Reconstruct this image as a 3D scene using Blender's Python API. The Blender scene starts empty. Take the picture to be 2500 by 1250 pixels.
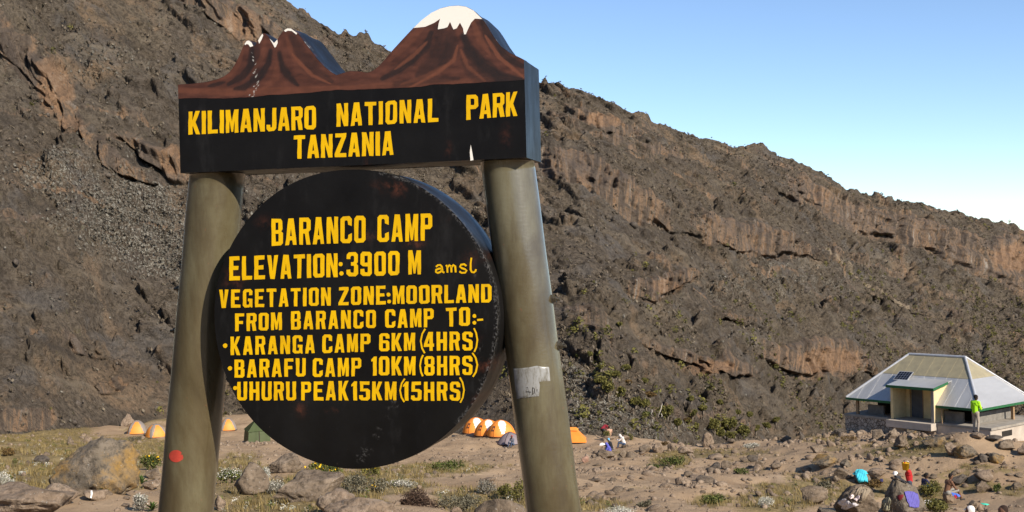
import bpy, bmesh, math, random
import numpy as np
from mathutils import Vector, Matrix
from mathutils.geometry import tessellate_polygon, delaunay_2d_cdt
from mathutils.bvhtree import BVHTree

# ------------------------------------------------------------------ camera, sky, sun, exposure
S = bpy.context.scene
COL = S.collection
FPX, CX, CY, ROLL = 3000.0, 1250.0, 625.0, 0.026          # photograph: 2500 x 1250 px
CR = np.array([math.cos(ROLL), 0, -math.sin(ROLL)])
CU = np.array([math.sin(ROLL), 0, math.cos(ROLL)])
CF = np.array([0.0, 1.0, 0.0])
cam = bpy.data.cameras.new('camera')
cam.sensor_width = 36.0
cam.lens = 36.0 * FPX / 2500.0
cam.clip_start, cam.clip_end = 0.05, 5000
camo = bpy.data.objects.new('camera', cam)
COL.objects.link(camo)
camo.matrix_world = Matrix(((CR[0], CU[0], 0, 0), (CR[1], CU[1], -1, 0), (CR[2], CU[2], 0, 0), (0, 0, 0, 1)))
S.camera = camo

SUN_AZ, SUN_EL = math.radians(140), math.radians(32)       # azimuth clockwise from the viewing direction
sun_dir = Vector((math.sin(SUN_AZ) * math.cos(SUN_EL), math.cos(SUN_AZ) * math.cos(SUN_EL), math.sin(SUN_EL)))
sl = bpy.data.lights.new('sun', 'SUN')
sl.energy, sl.angle, sl.color = 4.4, math.radians(0.53), (1.0, 0.90, 0.77)
so = bpy.data.objects.new('sun', sl)
COL.objects.link(so)
so.rotation_euler = sun_dir.to_track_quat('Z', 'Y').to_euler()

w = bpy.data.worlds.new('World')
S.world = w
w.use_nodes = True
wt = w.node_tree
sky = wt.nodes.new('ShaderNodeTexSky')
sky.sky_type = 'NISHITA'
sky.sun_disc = False
sky.sun_elevation, sky.sun_rotation = SUN_EL, SUN_AZ
sky.altitude = 3900
sky.air_density, sky.dust_density, sky.ozone_density = 1.1, 0.0, 2.2
bg = wt.nodes['Background']
bg.inputs['Strength'].default_value = 0.114
wt.links.new(sky.outputs[0], bg.inputs['Color'])
S.view_settings.view_transform = 'Standard'
S.view_settings.look = 'None'
S.view_settings.exposure = 0.68
S.view_settings.gamma = 1.0
S.cycles.max_bounces = 6
S.cycles.diffuse_bounces = 3

def ray(px, py):
    return (px - CX) / FPX * CR - (py - CY) / FPX * CU + CF
def at(px, py, d):
    """point seen at a photograph pixel, d metres deep"""
    return ray(px, py) * d
def px_of(P):
    P = np.asarray(P, float)
    k = P @ CF
    return CX + FPX * (P @ CR) / k, CY - FPX * (P @ CU) / k

# ------------------------------------------------------------------ numpy noise
def _hash(ix, iy, iz, seed):
    h = (ix.astype(np.int64) * 374761393 + iy.astype(np.int64) * 668265263 + iz.astype(np.int64) * 2147483647 + seed * 1274126177) & 0xffffffff
    h = ((h ^ (h >> 13)) * 1274126177) & 0xffffffff
    h = ((h ^ (h >> 16)) * 2246822519) & 0xffffffff
    return ((h ^ (h >> 15)) & 0xffffff) / float(0xffffff)
def vnoise(x, y, z=None, seed=0):
    x = np.asarray(x, float); y = np.asarray(y, float)
    flat = z is None
    x, y = np.broadcast_arrays(x, y)
    z = np.zeros_like(x) if flat else np.asarray(z, float)
    ix, iy, iz = np.floor(x), np.floor(y), np.floor(z)
    fx, fy, fz = x - ix, y - iy, z - iz
    q = lambda t: t * t * t * (t * (t * 6 - 15) + 10)
    fx, fy, fz = q(fx), q(fy), q(fz)
    r = 0
    for a in (0, 1):
        for b in (0, 1):
            for c in ((0,) if flat else (0, 1)):
                wgt = (fx if a else 1 - fx) * (fy if b else 1 - fy)
                if not flat: wgt = wgt * (fz if c else 1 - fz)
                r = r + wgt * _hash(ix + a, iy + b, iz + c, seed)
    return r * 2 - 1
def fbm(x, y, z=None, octv=4, seed=0, gain=0.5, ridged=False):
    s, a, f = 0, 1.0, 1.0
    for i in range(octv):
        n = vnoise(np.asarray(x) * f + 17.3 * i, np.asarray(y) * f - 9.1 * i, None if z is None else np.asarray(z) * f, seed + i * 7)
        if ridged: n = 1 - 2 * np.abs(n)
        s = s + a * n; a *= gain; f *= 2.03
    return s
def sstep(a, b, x):
    t = np.clip((x - a) / (b - a), 0, 1)
    return t * t * (3 - 2 * t)

# ------------------------------------------------------------------ object helpers
def tag(o, label=None, cat=None, group=None, kind=None):
    if label: o['label'] = label
    if cat: o['category'] = cat
    if group: o['group'] = group
    if kind: o['kind'] = kind
    return o
def empty(name, loc, rz=0.0):
    o = bpy.data.objects.new(name, None)
    COL.objects.link(o)
    o.empty_display_size = 0.2
    o.location = loc
    o.rotation_euler = (0, 0, rz)
    return o
def link(name, me, parent=None):
    o = bpy.data.objects.new(name, me)
    COL.objects.link(o)
    if parent is not None: o.parent = parent
    return o
def mesh_np(name, V, F, mat=None, smooth=False, attrs=None, midx=None):
    """mesh data from numpy arrays; F is (n,3) or (n,4)"""
    V = np.asarray(V, np.float32); F = np.asarray(F, np.int32)
    me = bpy.data.meshes.new(name)
    k = F.shape[1]
    me.vertices.add(len(V)); me.vertices.foreach_set('co', V.ravel())
    me.loops.add(F.size); me.loops.foreach_set('vertex_index', F.ravel())
    me.polygons.add(len(F)); me.polygons.foreach_set('loop_start', np.arange(0, F.size, k, dtype=np.int32))
    if smooth: me.polygons.foreach_set('use_smooth', np.ones(len(F), bool))
    mats = mat if isinstance(mat, (list, tuple)) else [mat]
    for m in mats:
        if m is not None: me.materials.append(m)
    if midx is not None: me.polygons.foreach_set('material_index', np.asarray(midx, np.int32))
    for nm, arr in (attrs or {}).items():
        arr = np.asarray(arr, np.float32)
        if arr.ndim == 1:
            a = me.attributes.new(nm, 'FLOAT', 'POINT'); a.data.foreach_set('value', arr)
        else:
            a = me.attributes.new(nm, 'FLOAT_COLOR', 'POINT')
            a.data.foreach_set('color', np.c_[arr, np.ones(len(arr))].astype(np.float32).ravel())
    me.update(calc_edges=True)
    me.validate()
    return me
def pyd(name, V, F, mat=None, smooth=False, midx=None):
    me = bpy.data.meshes.new(name)
    me.from_pydata([tuple(map(float, v)) for v in V], [], F)
    for m in (mat if isinstance(mat, (list, tuple)) else [mat]):
        if m is not None: me.materials.append(m)
    if midx: 
        for p, i in zip(me.polygons, midx): p.material_index = i
    if smooth:
        for p in me.polygons: p.use_smooth = True
    me.update()
    return me
class MB:
    """collects boxes, prisms and tubes and makes one mesh of them"""
    def __init__(s): s.V, s.F = [], []
    def add(s, V, F):
        k = len(s.V); s.V += [tuple(map(float, v)) for v in V]; s.F += [[i + k for i in f] for f in F]; return s
    def box(s, lo, hi, M=None):
        (a, b, c), (d, e, f) = lo, hi
        V = [Vector(v) for v in ((a, b, c), (d, b, c), (d, e, c), (a, e, c), (a, b, f), (d, b, f), (d, e, f), (a, e, f))]
        if M is not None: V = [M @ v for v in V]
        return s.add(V, [[0, 3, 2, 1], [4, 5, 6, 7], [0, 1, 5, 4], [1, 2, 6, 5], [2, 3, 7, 6], [3, 0, 4, 7]])
    def tube(s, pts, r, n=8, cap=True):
        pts = [Vector(p) for p in pts]
        rs = r if isinstance(r, (list, tuple)) else [r] * len(pts)
        k = len(s.V)
        for i, p in enumerate(pts):
            d = (pts[min(i + 1, len(pts) - 1)] - pts[max(i - 1, 0)]).normalized()
            a = d.orthogonal().normalized() if i == 0 else (a - d * a.dot(d)).normalized()
            b = d.cross(a)
            for j in range(n):
                t = 2 * math.pi * j / n
                s.V.append(tuple(p + (a * math.cos(t) + b * math.sin(t)) * rs[i]))
        for i in range(len(pts) - 1):
            for j in range(n):
                s.F.append([k + i * n + j, k + i * n + (j + 1) % n, k + (i + 1) * n + (j + 1) % n, k + (i + 1) * n + j])
        if cap:
            s.F.append([k + j for j in reversed(range(n))]); s.F.append([k + (len(pts) - 1) * n + j for j in range(n)])
        return s
    def lathe(s, prof, n=24, c=(0, 0, 0)):
        k = len(s.V)
        for r, z in prof:
            for j in range(n):
                t = 2 * math.pi * j / n
                s.V.append((c[0] + r * math.cos(t), c[1] + r * math.sin(t), c[2] + z))
        for i in range(len(prof) - 1):
            for j in range(n):
                s.F.append([k + i * n + j, k + i * n + (j + 1) % n, k + (i + 1) * n + (j + 1) % n, k + (i + 1) * n + j])
        return s
    def build(s, name, mat, parent=None, smooth=False, bevel=0):
        o = link(name, pyd(name, s.V, s.F, mat, smooth), parent)
        if bevel:
            b = o.modifiers.new('bevel', 'BEVEL'); b.width = bevel; b.segments = 2; b.limit_method = 'ANGLE'
        return o

# ------------------------------------------------------------------ material helpers
class NT:
    def __init__(s, name, rough=0.8, spec=0.3):
        s.m = bpy.data.materials.new(name); s.m.use_nodes = True
        s.t = s.m.node_tree; s.b = s.t.nodes['Principled BSDF']
        s.b.inputs['Roughness'].default_value = rough
        s.b.inputs['Specular IOR Level'].default_value = spec
        s.co = s.t.nodes.new('ShaderNodeTexCoord').outputs['Object']
    def n(s, typ, **kw):
        nd = s.t.nodes.new(typ)
        for k, v in kw.items(): setattr(nd, k, v)
        return nd
    def setin(s, sock, v):
        if hasattr(v, 'is_output') or isinstance(v, bpy.types.NodeSocket): s.t.links.new(v, sock)
        else:
            if isinstance(v, (tuple, list)) and len(v) == 3 and sock.type == 'RGBA': v = (*v, 1)
            sock.default_value = v
    def noise(s, scale, detail=4, rough=0.55, vec=None, stretch=None, dist=0.0, loc=(0, 0, 0)):
        v = vec or s.co
        if stretch or loc != (0, 0, 0):
            mp = s.n('ShaderNodeMapping'); s.t.links.new(v, mp.inputs[0])
            mp.inputs['Scale'].default_value = stretch or (1, 1, 1); mp.inputs['Location'].default_value = loc; v = mp.outputs[0]
        nd = s.n('ShaderNodeTexNoise'); s.t.links.new(v, nd.inputs['Vector'])
        nd.inputs['Scale'].default_value = scale; nd.inputs['Detail'].default_value = detail
        nd.inputs['Roughness'].default_value = rough; nd.inputs['Distortion'].default_value = dist
        return nd.outputs['Fac']
    def voro(s, scale, vec=None, out='Distance', feature='F1'):
        nd = s.n('ShaderNodeTexVoronoi', feature=feature); s.t.links.new(vec or s.co, nd.inputs['Vector']); nd.inputs['Scale'].default_value = scale
        return nd.outputs[out]
    def attr(s, name, out='Fac'):
        return s.n('ShaderNodeAttribute', attribute_name=name).outputs[out]
    def ramp(s, fac, stops, interp='LINEAR'):
        nd = s.n('ShaderNodeValToRGB'); s.t.links.new(fac, nd.inputs[0]); cr = nd.color_ramp; cr.interpolation = interp
        while len(cr.elements) < len(stops): cr.elements.new(0.5)
        for e, (p, c) in zip(cr.elements, stops):
            e.position = p; e.color = (*c, 1) if isinstance(c, (tuple, list)) else (c, c, c, 1)
        return nd.outputs[0]
    def mix(s, fac, a, b, typ='MIX'):
        nd = s.n('ShaderNodeMix', data_type='RGBA', blend_type=typ)
        s.setin(nd.inputs[0], fac); s.setin(nd.inputs[6], a); s.setin(nd.inputs[7], b)
        return nd.outputs[2]
    def math(s, op, a, b=0.0):
        nd = s.n('ShaderNodeMath', operation=op); s.setin(nd.inputs[0], a); s.setin(nd.inputs[1], b)
        return nd.outputs[0]
    def bump(s, h, strength=0.5, dist=0.05):
        nd = s.n('ShaderNodeBump'); s.t.links.new(h, nd.inputs['Height'])
        nd.inputs['Strength'].default_value = strength; nd.inputs['Distance'].default_value = dist
        s.t.links.new(nd.outputs[0], s.b.inputs['Normal'])
    def col(s, c): s.setin(s.b.inputs['Base Color'], c); return s
    def rough(s, v): s.setin(s.b.inputs['Roughness'], v); return s

def simple(name, c, rough=0.8, var=0.25, scale=6.0, bump=0.0, spec=0.3, bscale=None, bdist=0.01, metallic=0.0):
    """plain paint, cloth, wood ... with some variation and grain"""
    t = NT(name, rough, spec)
    lo = tuple(x * (1 - var) for x in c); hi = tuple(min(1, x * (1 + var * 0.6)) for x in c)
    t.col(t.ramp(t.noise(scale, 5, 0.6), [(0.3, lo), (0.7, hi)]))
    t.b.inputs['Metallic'].default_value = metallic
    if bump: t.bump(t.noise(bscale or scale * 4, 4), bump, bdist)
    return t.m
def leafmat(name, stops, rough=0.75, trans=0.0):
    t = NT(name, rough, 0.15)
    t.col(t.ramp(t.attr('rnd'), stops))
    return t.m
M = {}

# ------------------------------------------------------------------ ground (the camp slope falls away from the sign)
GC = [(0, 1250, 24), (240, 1205, 32), (100, 1110, 54), (0, 1082, 86), (335, 1062, 126), (560, 1054, 130), (620, 1081, 118),
      (100, 1068, 112), (900, 1250, 27), (600, 1225, 30), (1000, 1150, 58), (1230, 1087, 108), (1300, 1180, 47), (1420, 1089, 104), (1485, 1115, 92),
      (1350, 1060, 118), (1480, 1070, 108), (1560, 1088, 98), (1750, 1101, 92), (1900, 1090, 88), (1700, 1180, 52), (1600, 1250, 34), (1900, 1250, 34), (2200, 1256, 50),
      (2375, 1340, 27), (2500, 1270, 38), (2213, 1238, 55), (2060, 1200, 53), (2300, 1130, 60), (2385, 1058, 62), (2500, 1112, 60), (2180, 1066, 78), (2050, 1070, 84), (2300, 1078, 67), (2450, 1088, 64),
      (900, 1063, 124), (-500, 1250, 24), (-500, 1100, 78), (3000, 1200, 45), (700, 1100, 88), (1950, 1130, 66)]
P0 = [at(*g) for g in GC] + [np.array(p, float) for p in [
    (0, 0, -1.7), (-0.7, 4.7, -1.95), (0.7, 4.4, -1.95), (-6, 10, -2.7), (6, 10, -3.2), (0, 15, -3.5), (-3, -6, -1.2), (5, -6, -1.5),
    (22.6, 87, -13.1), (26, 83.2, -12.9), (29.6, 78.6, -12.9), (32, 80.5, -13.3), (34.5, 84, -13.5), (29, 86, -13.4), (18, 122, -24), (34, 112, -21), (25, 150, -33), (45, 118, -21), (60, 145, -28), (-10, 165, -20.5), (-45, 165, -19)]]
P0 = np.array(P0)
def _tps(r): return np.where(r > 1e-9, r * r * np.log(np.maximum(r, 1e-9)), 0)
_sc = 50.0
_n = len(P0)
_K = _tps(np.hypot(P0[:, None, 0] - P0[None, :, 0], P0[:, None, 1] - P0[None, :, 1]) / _sc) + np.eye(_n) * 0.0015
_Pm = np.c_[np.ones(_n), P0[:, :2] / _sc]
_A = np.block([[_K, _Pm], [_Pm.T, np.zeros((3, 3))]])
_wt = np.linalg.solve(_A, np.r_[P0[:, 2], 0, 0, 0])
def H0(x, y):
    x = np.asarray(x, float); y = np.asarray(y, float)
    r = np.full(x.shape, _wt[_n]) + _wt[_n + 1] * x / _sc + _wt[_n + 2] * y / _sc
    for i in range(_n):
        r = r + _wt[i] * _tps(np.hypot(x - P0[i, 0], y - P0[i, 1]) / _sc)
    return r
def Hn(x, y):
    far = sstep(8, 30, y)
    return (fbm(x / 6.0, y / 6.0, octv=3, seed=5) * 0.30 + fbm(x / 1.6, y / 1.6, octv=3, seed=9) * 0.10) * (0.25 + 0.75 * far)
def H(x, y): return H0(x, y) + Hn(x, y)
def ground_at(px, py, dmin=6.0):
    """where the line of sight through a pixel meets the ground"""
    r = ray(px, py)
    d = dmin * 1.012 ** np.arange(0, 290)
    for _ in range(2):
        P = r[None, :] * d[:, None]
        below = P[:, 2] < H(P[:, 0], P[:, 1])
        i = int(np.argmax(below)) if below.any() else len(d) - 1
        d = np.linspace(d[max(i - 1, 0)], d[i], 24)
    return r * d[min(i, 23)] if _ == 1 and i < 24 else r * d[-1]
def gz(x, y): return float(H(np.array([x]), np.array([y]))[0])

# zones with plants, in photograph pixels (centre, half sizes, weight)
VEG = [(2250, 1098, 130, 22, .62), (2080, 1092, 90, 12, .6), (2380, 1140, 60, 10, .55), (1800, 1125, 90, 8, .55), (1640, 1112, 90, 8, .6), (1880, 1190, 60, 14, .6), (2180, 1120, 70, 12, .6), (2330, 1105, 60, 12, .6), (1960, 1165, 60, 14, .6), (1720, 1105, 120, 10, .6), (1860, 1150, 60, 10, .5), (2440, 1150, 50, 10, .5), (1560, 1190, 50, 8, .4), (1330, 1150, 50, 10, .5), (900, 1120, 120, 10, .45), (130, 1140, 260, 80, 1.0), (60, 1060, 200, 40, 0.9), (330, 1100, 120, 50, .9), (560, 1150, 100, 30, .8), (700, 1225, 330, 45, .8), (1080, 1145, 160, 20, .8),
       (860, 1180, 200, 40, .9), (1180, 1225, 160, 40, .8), (1420, 1235, 160, 18, .7), (1637, 1128, 60, 22, .9), (1500, 1108, 60, 10, .6), (1800, 1110, 160, 14, .5), (1740, 1220, 60, 20, .8), (1900, 1225, 120, 35, .9),
       (2100, 1100, 120, 16, .6), (2250, 1085, 90, 18, .8), (2000, 1200, 90, 40, .9), (2150, 1190, 60, 30, .8), (2280, 1210, 60, 40, .9), (2390, 1190, 70, 20, .8),
       (2020, 1075, 70, 10, .7), (1240, 1050, 60, 12, .8), (580, 1120, 60, 16, .6), (2470, 1200, 60, 20, .7), (2330, 1160, 60, 12, .6), (400, 1030, 220, 12, .5)]
def veg_at(px, py):
    v = np.zeros_like(px)
    for cx, cy, rx, ry, wgt in VEG:
        q = ((px - cx) / rx) ** 2 + ((py - cy) / ry) ** 2
        v = np.maximum(v, wgt * np.exp(-np.maximum(q - 0.35, 0) * 1.4))
    return v
_px = np.linspace(-900, 3400, 620)
_d = np.r_[np.linspace(-8, 6, 20), 6 + (np.linspace(0, 1, 480)[1:] ** 1.4) * 174]
PX, DD = np.meshgrid(_px, _d)
GX = (PX - CX) / FPX * np.maximum(DD, 9.0) * (1 + 0 * PX); GY = DD
GZ = H(GX, GY)
_gp = np.stack([GX, GY, GZ], -1).reshape(-1, 3)
_ok = _gp[:, 1] > 5
_ppx, _ppy = np.full(len(_gp), 1300.0), np.full(len(_gp), 1240.0)
_ppx[_ok], _ppy[_ok] = px_of(_gp[_ok])
_veg = veg_at(_ppx, _ppy) + 0.22 * fbm(_gp[:, 0] / 3, _gp[:, 1] / 3, octv=3, seed=31)
nr, nc = PX.shape
_i = np.arange(nr * nc).reshape(nr, nc)
_F = np.stack([_i[:-1, :-1], _i[:-1, 1:], _i[1:, 1:], _i[1:, :-1]], -1).reshape(-1, 4)

t = NT('camp_dirt', 0.95, 0.1)
n1 = t.noise(0.35, 5, 0.6); n2 = t.noise(3.0, 6, 0.65); n3 = t.noise(22.0, 5, 0.7)
dirt = t.ramp(n1, [(0.3, (0.27, 0.185, 0.112)), (0.55, (0.37, 0.262, 0.163)), (0.75, (0.43, 0.315, 0.205))])
dirt = t.mix(t.ramp(n3, [(0.35, 0.0), (0.75, 0.45)]), dirt, (0.24, 0.17, 0.11))
dirt = t.mix(t.ramp(t.noise(60, 2, 0.5), [(0.62, 0.0), (0.72, 0.5)]), dirt, (0.42, 0.34, 0.25))
grass = t.ramp(n2, [(0.25, (0.09, 0.078, 0.032)), (0.45, (0.19, 0.145, 0.065)), (0.62, (0.29, 0.215, 0.105)), (0.8, (0.15, 0.14, 0.05))])
grass = t.mix(t.ramp(n3, [(0.4, 0.0), (0.7, 0.6)]), grass, (0.10, 0.085, 0.04))
vm = t.math('ADD', t.attr('veg'), t.math('MULTIPLY', t.math('SUBTRACT', n2, 0.5), 1.3))
t.col(t.mix(t.ramp(vm, [(0.42, 0.0), (0.62, 0.92)]), dirt, grass))
hsum = t.math('ADD', t.math('MULTIPLY', n3, 0.6), n2)
t.bump(hsum, 0.8, 0.08)
M['dirt'] = t.m
gme = mesh_np('ground', _gp, _F, M['dirt'], True, {'veg': np.clip(_veg, 0, 1)})
tag(link('ground', gme), kind='structure')

# ------------------------------------------------------------------ mountain: cliffs, ledges and scrub
RGP = np.array([(-900, -820), (-500, -650), (0, -420), (300, -260), (500, -130), (620, -60), (710, -2), (735, 22), (770, 45), (810, 75), (845, 95),
      (880, 100), (905, 105), (950, 124), (1100, 165), (1320, 207), (1400, 222), (1470, 245), (1530, 272), (1590, 284), (1602, 297), (1700, 330), (1800, 362),
      (1860, 366), (1900, 382), (1960, 400), (2040, 440), (2070, 462), (2120, 476), (2170, 490), (2205, 491), (2260, 505), (2330, 520), (2440, 549), (2500, 567), (2700, 640), (3400, 800)], float)
RG = np.c_[RGP, np.interp(RGP[:, 0], [-900, 0, 700, 950, 1320, 1600, 2000, 2500, 3400], [150, 172, 192, 202, 222, 246, 292, 335, 360])]
FT = np.array([(-900, 1085, 88), (-500, 1080, 92), (0, 1066, 100), (130, 1050, 106), (300, 1028, 116), (450, 1024, 122), (560, 1032, 120), (700, 1036, 121), (900, 1040, 120), (1100, 1015, 117), (1250, 1012, 112),
      (1340, 1036, 105), (1480, 1072, 100), (1600, 1112, 106), (1800, 1170, 128), (2100, 1130, 180), (2500, 1110, 215), (3400, 1110, 230)], float)
RG[:, 2] *= 1.2; FT[:, 2] *= 1.2
ncol, nrow = 1080, 600
mpx = np.linspace(-620, 3120, ncol)
tt = np.r_[np.linspace(-0.08, 1.0, nrow - 30), 1.0 + np.linspace(0, 1, 31)[1:] ** 1.6 * 0.35]
def col_interp(tab, k, x): return np.interp(x, tab[:, 0], tab[:, k])
Rd, Rpy = col_interp(RG, 2, mpx), col_interp(RG, 1, mpx)
Fd, Fpy = col_interp(FT, 2, mpx), col_interp(FT, 1, mpx)
k5 = np.hanning(83)[1:-1]; k5 /= k5.sum()
Fd = np.convolve(np.pad(Fd, 40, 'edge'), k5, 'valid'); Rd = np.convolve(np.pad(Rd, 40, 'edge'), k5, 'valid')
def z_of(px, py, d): return (-(py - CY) * CU[2] + (px - CX) * CR[2]) / FPX * d
Rz, Fz = z_of(mpx, Rpy, Rd), z_of(mpx, Fpy, Fd)
T, C = np.meshgrid(tt, mpx, indexing='ij')
rd, rz, fd, fz = Rd[None, :], Rz[None, :], Fd[None, :], Fz[None, :]
D = fd + (rd - fd) * T
# profile: gentle scree at the foot, steeper above, rounded top, then down the far side
tc = np.clip(T, 0, 1)
prof = 0.80 * tc + 0.20 * (1 - np.cos(tc * math.pi)) / 2
prof = np.where(T < 0, T * 1.0, prof)
Z = fz + (rz - fz) * prof - np.maximum(T - 1, 0) ** 1.2 * 55
X = (C - CX) / FPX * D
Y = D.copy()
Ppx, Ppy = px_of(np.stack([X, Y, Z], -1).reshape(-1, 3))
Ppx = Ppx.reshape(T.shape); Ppy = Ppy.reshape(T.shape)
low = sstep(-0.02, 0.10, T) * (1 - sstep(0.97, 1.04, T) * 0.72)
# cliff bands: polylines (px, py, half thickness, strength)
BANDS = [
    [(1290, 400, 26, .9), (1400, 425, 40, 1), (1480, 455, 38, 1), (1540, 500, 36, .8), (1640, 540, 28, .6), (1720, 560, 42, .8), (1800, 585, 36, .9), (1900, 600, 34, .9), (2000, 622, 26, .5), (2080, 640, 18, .2)],
    [(1380, 270, 16, .4), (1440, 296, 30, .9), (1540, 316, 26, .8), (1600, 320, 14, .3)],
    [(1440, 345, 14, .3), (1500, 362, 22, .6), (1580, 372, 18, .4), (1660, 395, 14, .3)],
    [(1860, 430, 16, .4), (1960, 470, 38, 1), (2030, 505, 40, 1), (2110, 540, 40, .9), (2200, 568, 44, 1), (2300, 596, 50, 1), (2400, 630, 62, 1), (2500, 650, 80, 1), (2700, 710, 80, 1), (3100, 800, 80, 1)],
    [(1540, 700, 22, .7), (1600, 706, 34, .9), (1660, 684, 24, .8), (1720, 665, 12, .3)],
    [(1560, 830, 10, .4), (1640, 856, 18, .9), (1720, 885, 22, 1), (1800, 912, 24, .9), (1850, 930, 14, .4)],
    [(1830, 850, 20, .3), (1900, 868, 44, .9), (1980, 876, 52, 1), (2060, 880, 50, 1), (2120, 900, 30, .5)],
    [(1320, 790, 12, .2), (1400, 770, 40, .5), (1480, 790, 46, .6), (1500, 850, 30, .5)],
    [(430, 0, 30, .5), (520, 30, 36, 1), (600, 70, 50, 1), (660, 90, 40, .8), (720, 120, 20, .4)],
    [(-40, 60, 40, .7), (20, 100, 50, .8), (80, 160, 50, .8), (140, 220, 52, 1), (190, 300, 44, 1), (230, 350, 34, .8), (300, 410, 36, .8), (380, 440, 20, .5)],
    [(300, 330, 20, .4), (360, 365, 30, .8), (420, 395, 36, .9), (480, 420, 20, .4)],
    [(240, 940, 14, .5), (300, 930, 24, .8), (330, 910, 10, .3)],
    [(-60, 1000, 28, .6), (40, 1015, 26, .8), (110, 1010, 24, .8), (160, 1000, 10, .3)],
    [(640, 560, 18, .4), (760, 620, 26, .5), (900, 650, 26, .5)],
    [(60, 800, 12, .4), (160, 830, 20, .5), (260, 860, 12, .3)],
    [(1700, 760, 10, .3), (1800, 780, 18, .5), (1880, 800, 12, .3)],
    [(2080, 700, 10, .3), (2180, 730, 16, .5), (2260, 760, 10, .3)],
]
cliff = np.zeros(T.shape); vpos = np.zeros(T.shape)
wob = fbm(X / 16, Z / 16 + Y / 30, octv=4, seed=77) * 13
_bx = np.arange(-900, 3400, 6.0)
for bnd in BANDS:
    bnd = np.array(bnd, float)
    x0, x1 = bnd[0, 0], bnd[-1, 0]
    cyb = np.interp(Ppx, bnd[:, 0], bnd[:, 1]); hb = np.interp(Ppx, bnd[:, 0], bnd[:, 2]); sb = np.interp(Ppx, bnd[:, 0], bnd[:, 3])
    sb = sb * sstep(x0 - 30, x0 + 10, Ppx) * (1 - sstep(x1 - 10, x1 + 30, Ppx))
    sb = sb * np.interp(Ppx, _bx, np.clip(1.3 + 0.8 * fbm(_bx / 70, _bx * 0 + 2.5, octv=3, seed=int(x0 % 97)), 0.15, 1.0))
    v = (Ppy + wob - cyb) / hb            # -1 top ... +1 foot of the cliff
    m = sb * (1 - sstep(0.75, 1.15, np.abs(v)))
    take = m > cliff
    vpos = np.where(take, v, vpos); cliff = np.maximum(cliff, m)
# random extra ledges following the strata
st = (Ppy - 0.34 * Ppx) / 70 + fbm(X / 40, Y / 40, octv=3, seed=3) * 1.3
fr = st - np.floor(st)
present = sstep(0.05, 0.55, vnoise(X / 30, np.floor(st) * 7.7, seed=21) + 0.25 * vnoise(X / 9, np.floor(st) * 3.3, seed=22))
led = (sstep(0.0, 0.55, fr) - fr) * present * 2.0
rock = np.clip(cliff + 0.8 * present * (1 - sstep(0.0, 0.16, np.abs(fr - 0.62))), 0, 1)
# displacement towards the valley (-y mostly) and up
ARC = (C - CX) / FPX * D.mean(0, keepdims=True); SL = np.hypot(D - fd, Z - fz)
def worley(x, y, seed):
    ix, iy = np.floor(x), np.floor(y); f1 = np.full(x.shape, 9.0); f2 = f1.copy(); idv = np.zeros(x.shape)
    for a in (-1, 0, 1):
        for b in (-1, 0, 1):
            cx, cy = ix + a, iy + b; z0 = np.zeros_like(cx)
            d_ = np.hypot(cx + _hash(cx, cy, z0, seed) - x, cy + _hash(cx, cy, z0, seed + 1) - y)
            near = d_ < f1
            f2 = np.where(near, f1, np.minimum(f2, d_)); idv = np.where(near, _hash(cx, cy, z0, seed + 2), idv); f1 = np.minimum(f1, d_)
    return f1, f2, idv
wx, wy = ARC + fbm(ARC / 3, SL / 3, seed=15) * 0.9, SL + fbm(ARC / 3, SL / 3, seed=16) * 0.9
f1, f2, idv = worley(wx / 4.6, wy / 6.5, 101); g1, g2, idg = worley(wx / 1.9, wy / 2.4, 131)
blocks = sstep(0.62, 0.8, idv) * sstep(0.02, 0.30, f2 - f1) * (0.9 + idv) * 0.8 + sstep(0.6, 0.75, idg) * sstep(0.02, 0.32, g2 - g1) * 0.55
ribs = fbm(ARC / 2.2 + fbm(ARC / 9, Z / 9, seed=43) * 0.8, Z / 16.0, octv=3, seed=41, ridged=True)
big = fbm(X / 26, Y / 26, Z / 26, octv=3, seed=51) * 2.6
mid = fbm(X / 7, Y / 7, Z / 7, octv=3, seed=61, ridged=True) * 0.9
fine = fbm(X / 1.8, Y / 1.8, Z / 1.8, octv=3, seed=71) * 0.42
outw = big * 0.7 + mid * 0.75 + fine + led * 1.2 + blocks * (1 - 0.6 * cliff)
shelf = np.where(vpos < 0.5, (1.9 - 1.2 * vpos) * sstep(-1.15, -0.75, vpos), 1.3 - 3.4 * np.clip(0.6 + 1.1 * vnoise(ARC / 6, Z * 0, seed=48), 0, 1.3) * sstep(0.5, 0.72, vpos) * (1 - sstep(0.9, 1.25, vpos)))
cleft = 1 - sstep(0.0, 0.14, np.abs(vnoise(ARC / 6.5 + 0.3 * fbm(ARC / 3, Z / 5, octv=2, seed=46), Z / 45, seed=47)))
outw = outw + cliff * (-2.6 * cleft + ribs * 1.8 + shelf * 1.4 * (0.55 + 0.6 * vnoise(ARC / 8, Z / 30, seed=44)))
dz = (big * 0.35 + mid * 0.45 + fine * 0.6 + blocks * 0.7) * (1 - 0.8 * cliff)
rock = np.clip(rock + 0.35 * sstep(0.85, 0.95, idv), 0, 1)
top = sstep(0.93, 1.0, T) * (1 - sstep(1.0, 1.08, T))
dz = dz * (1 - 0.55 * top) + top * fbm(X / 3.2, Y / 60, octv=4, seed=81, ridged=True) * 0.55
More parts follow.
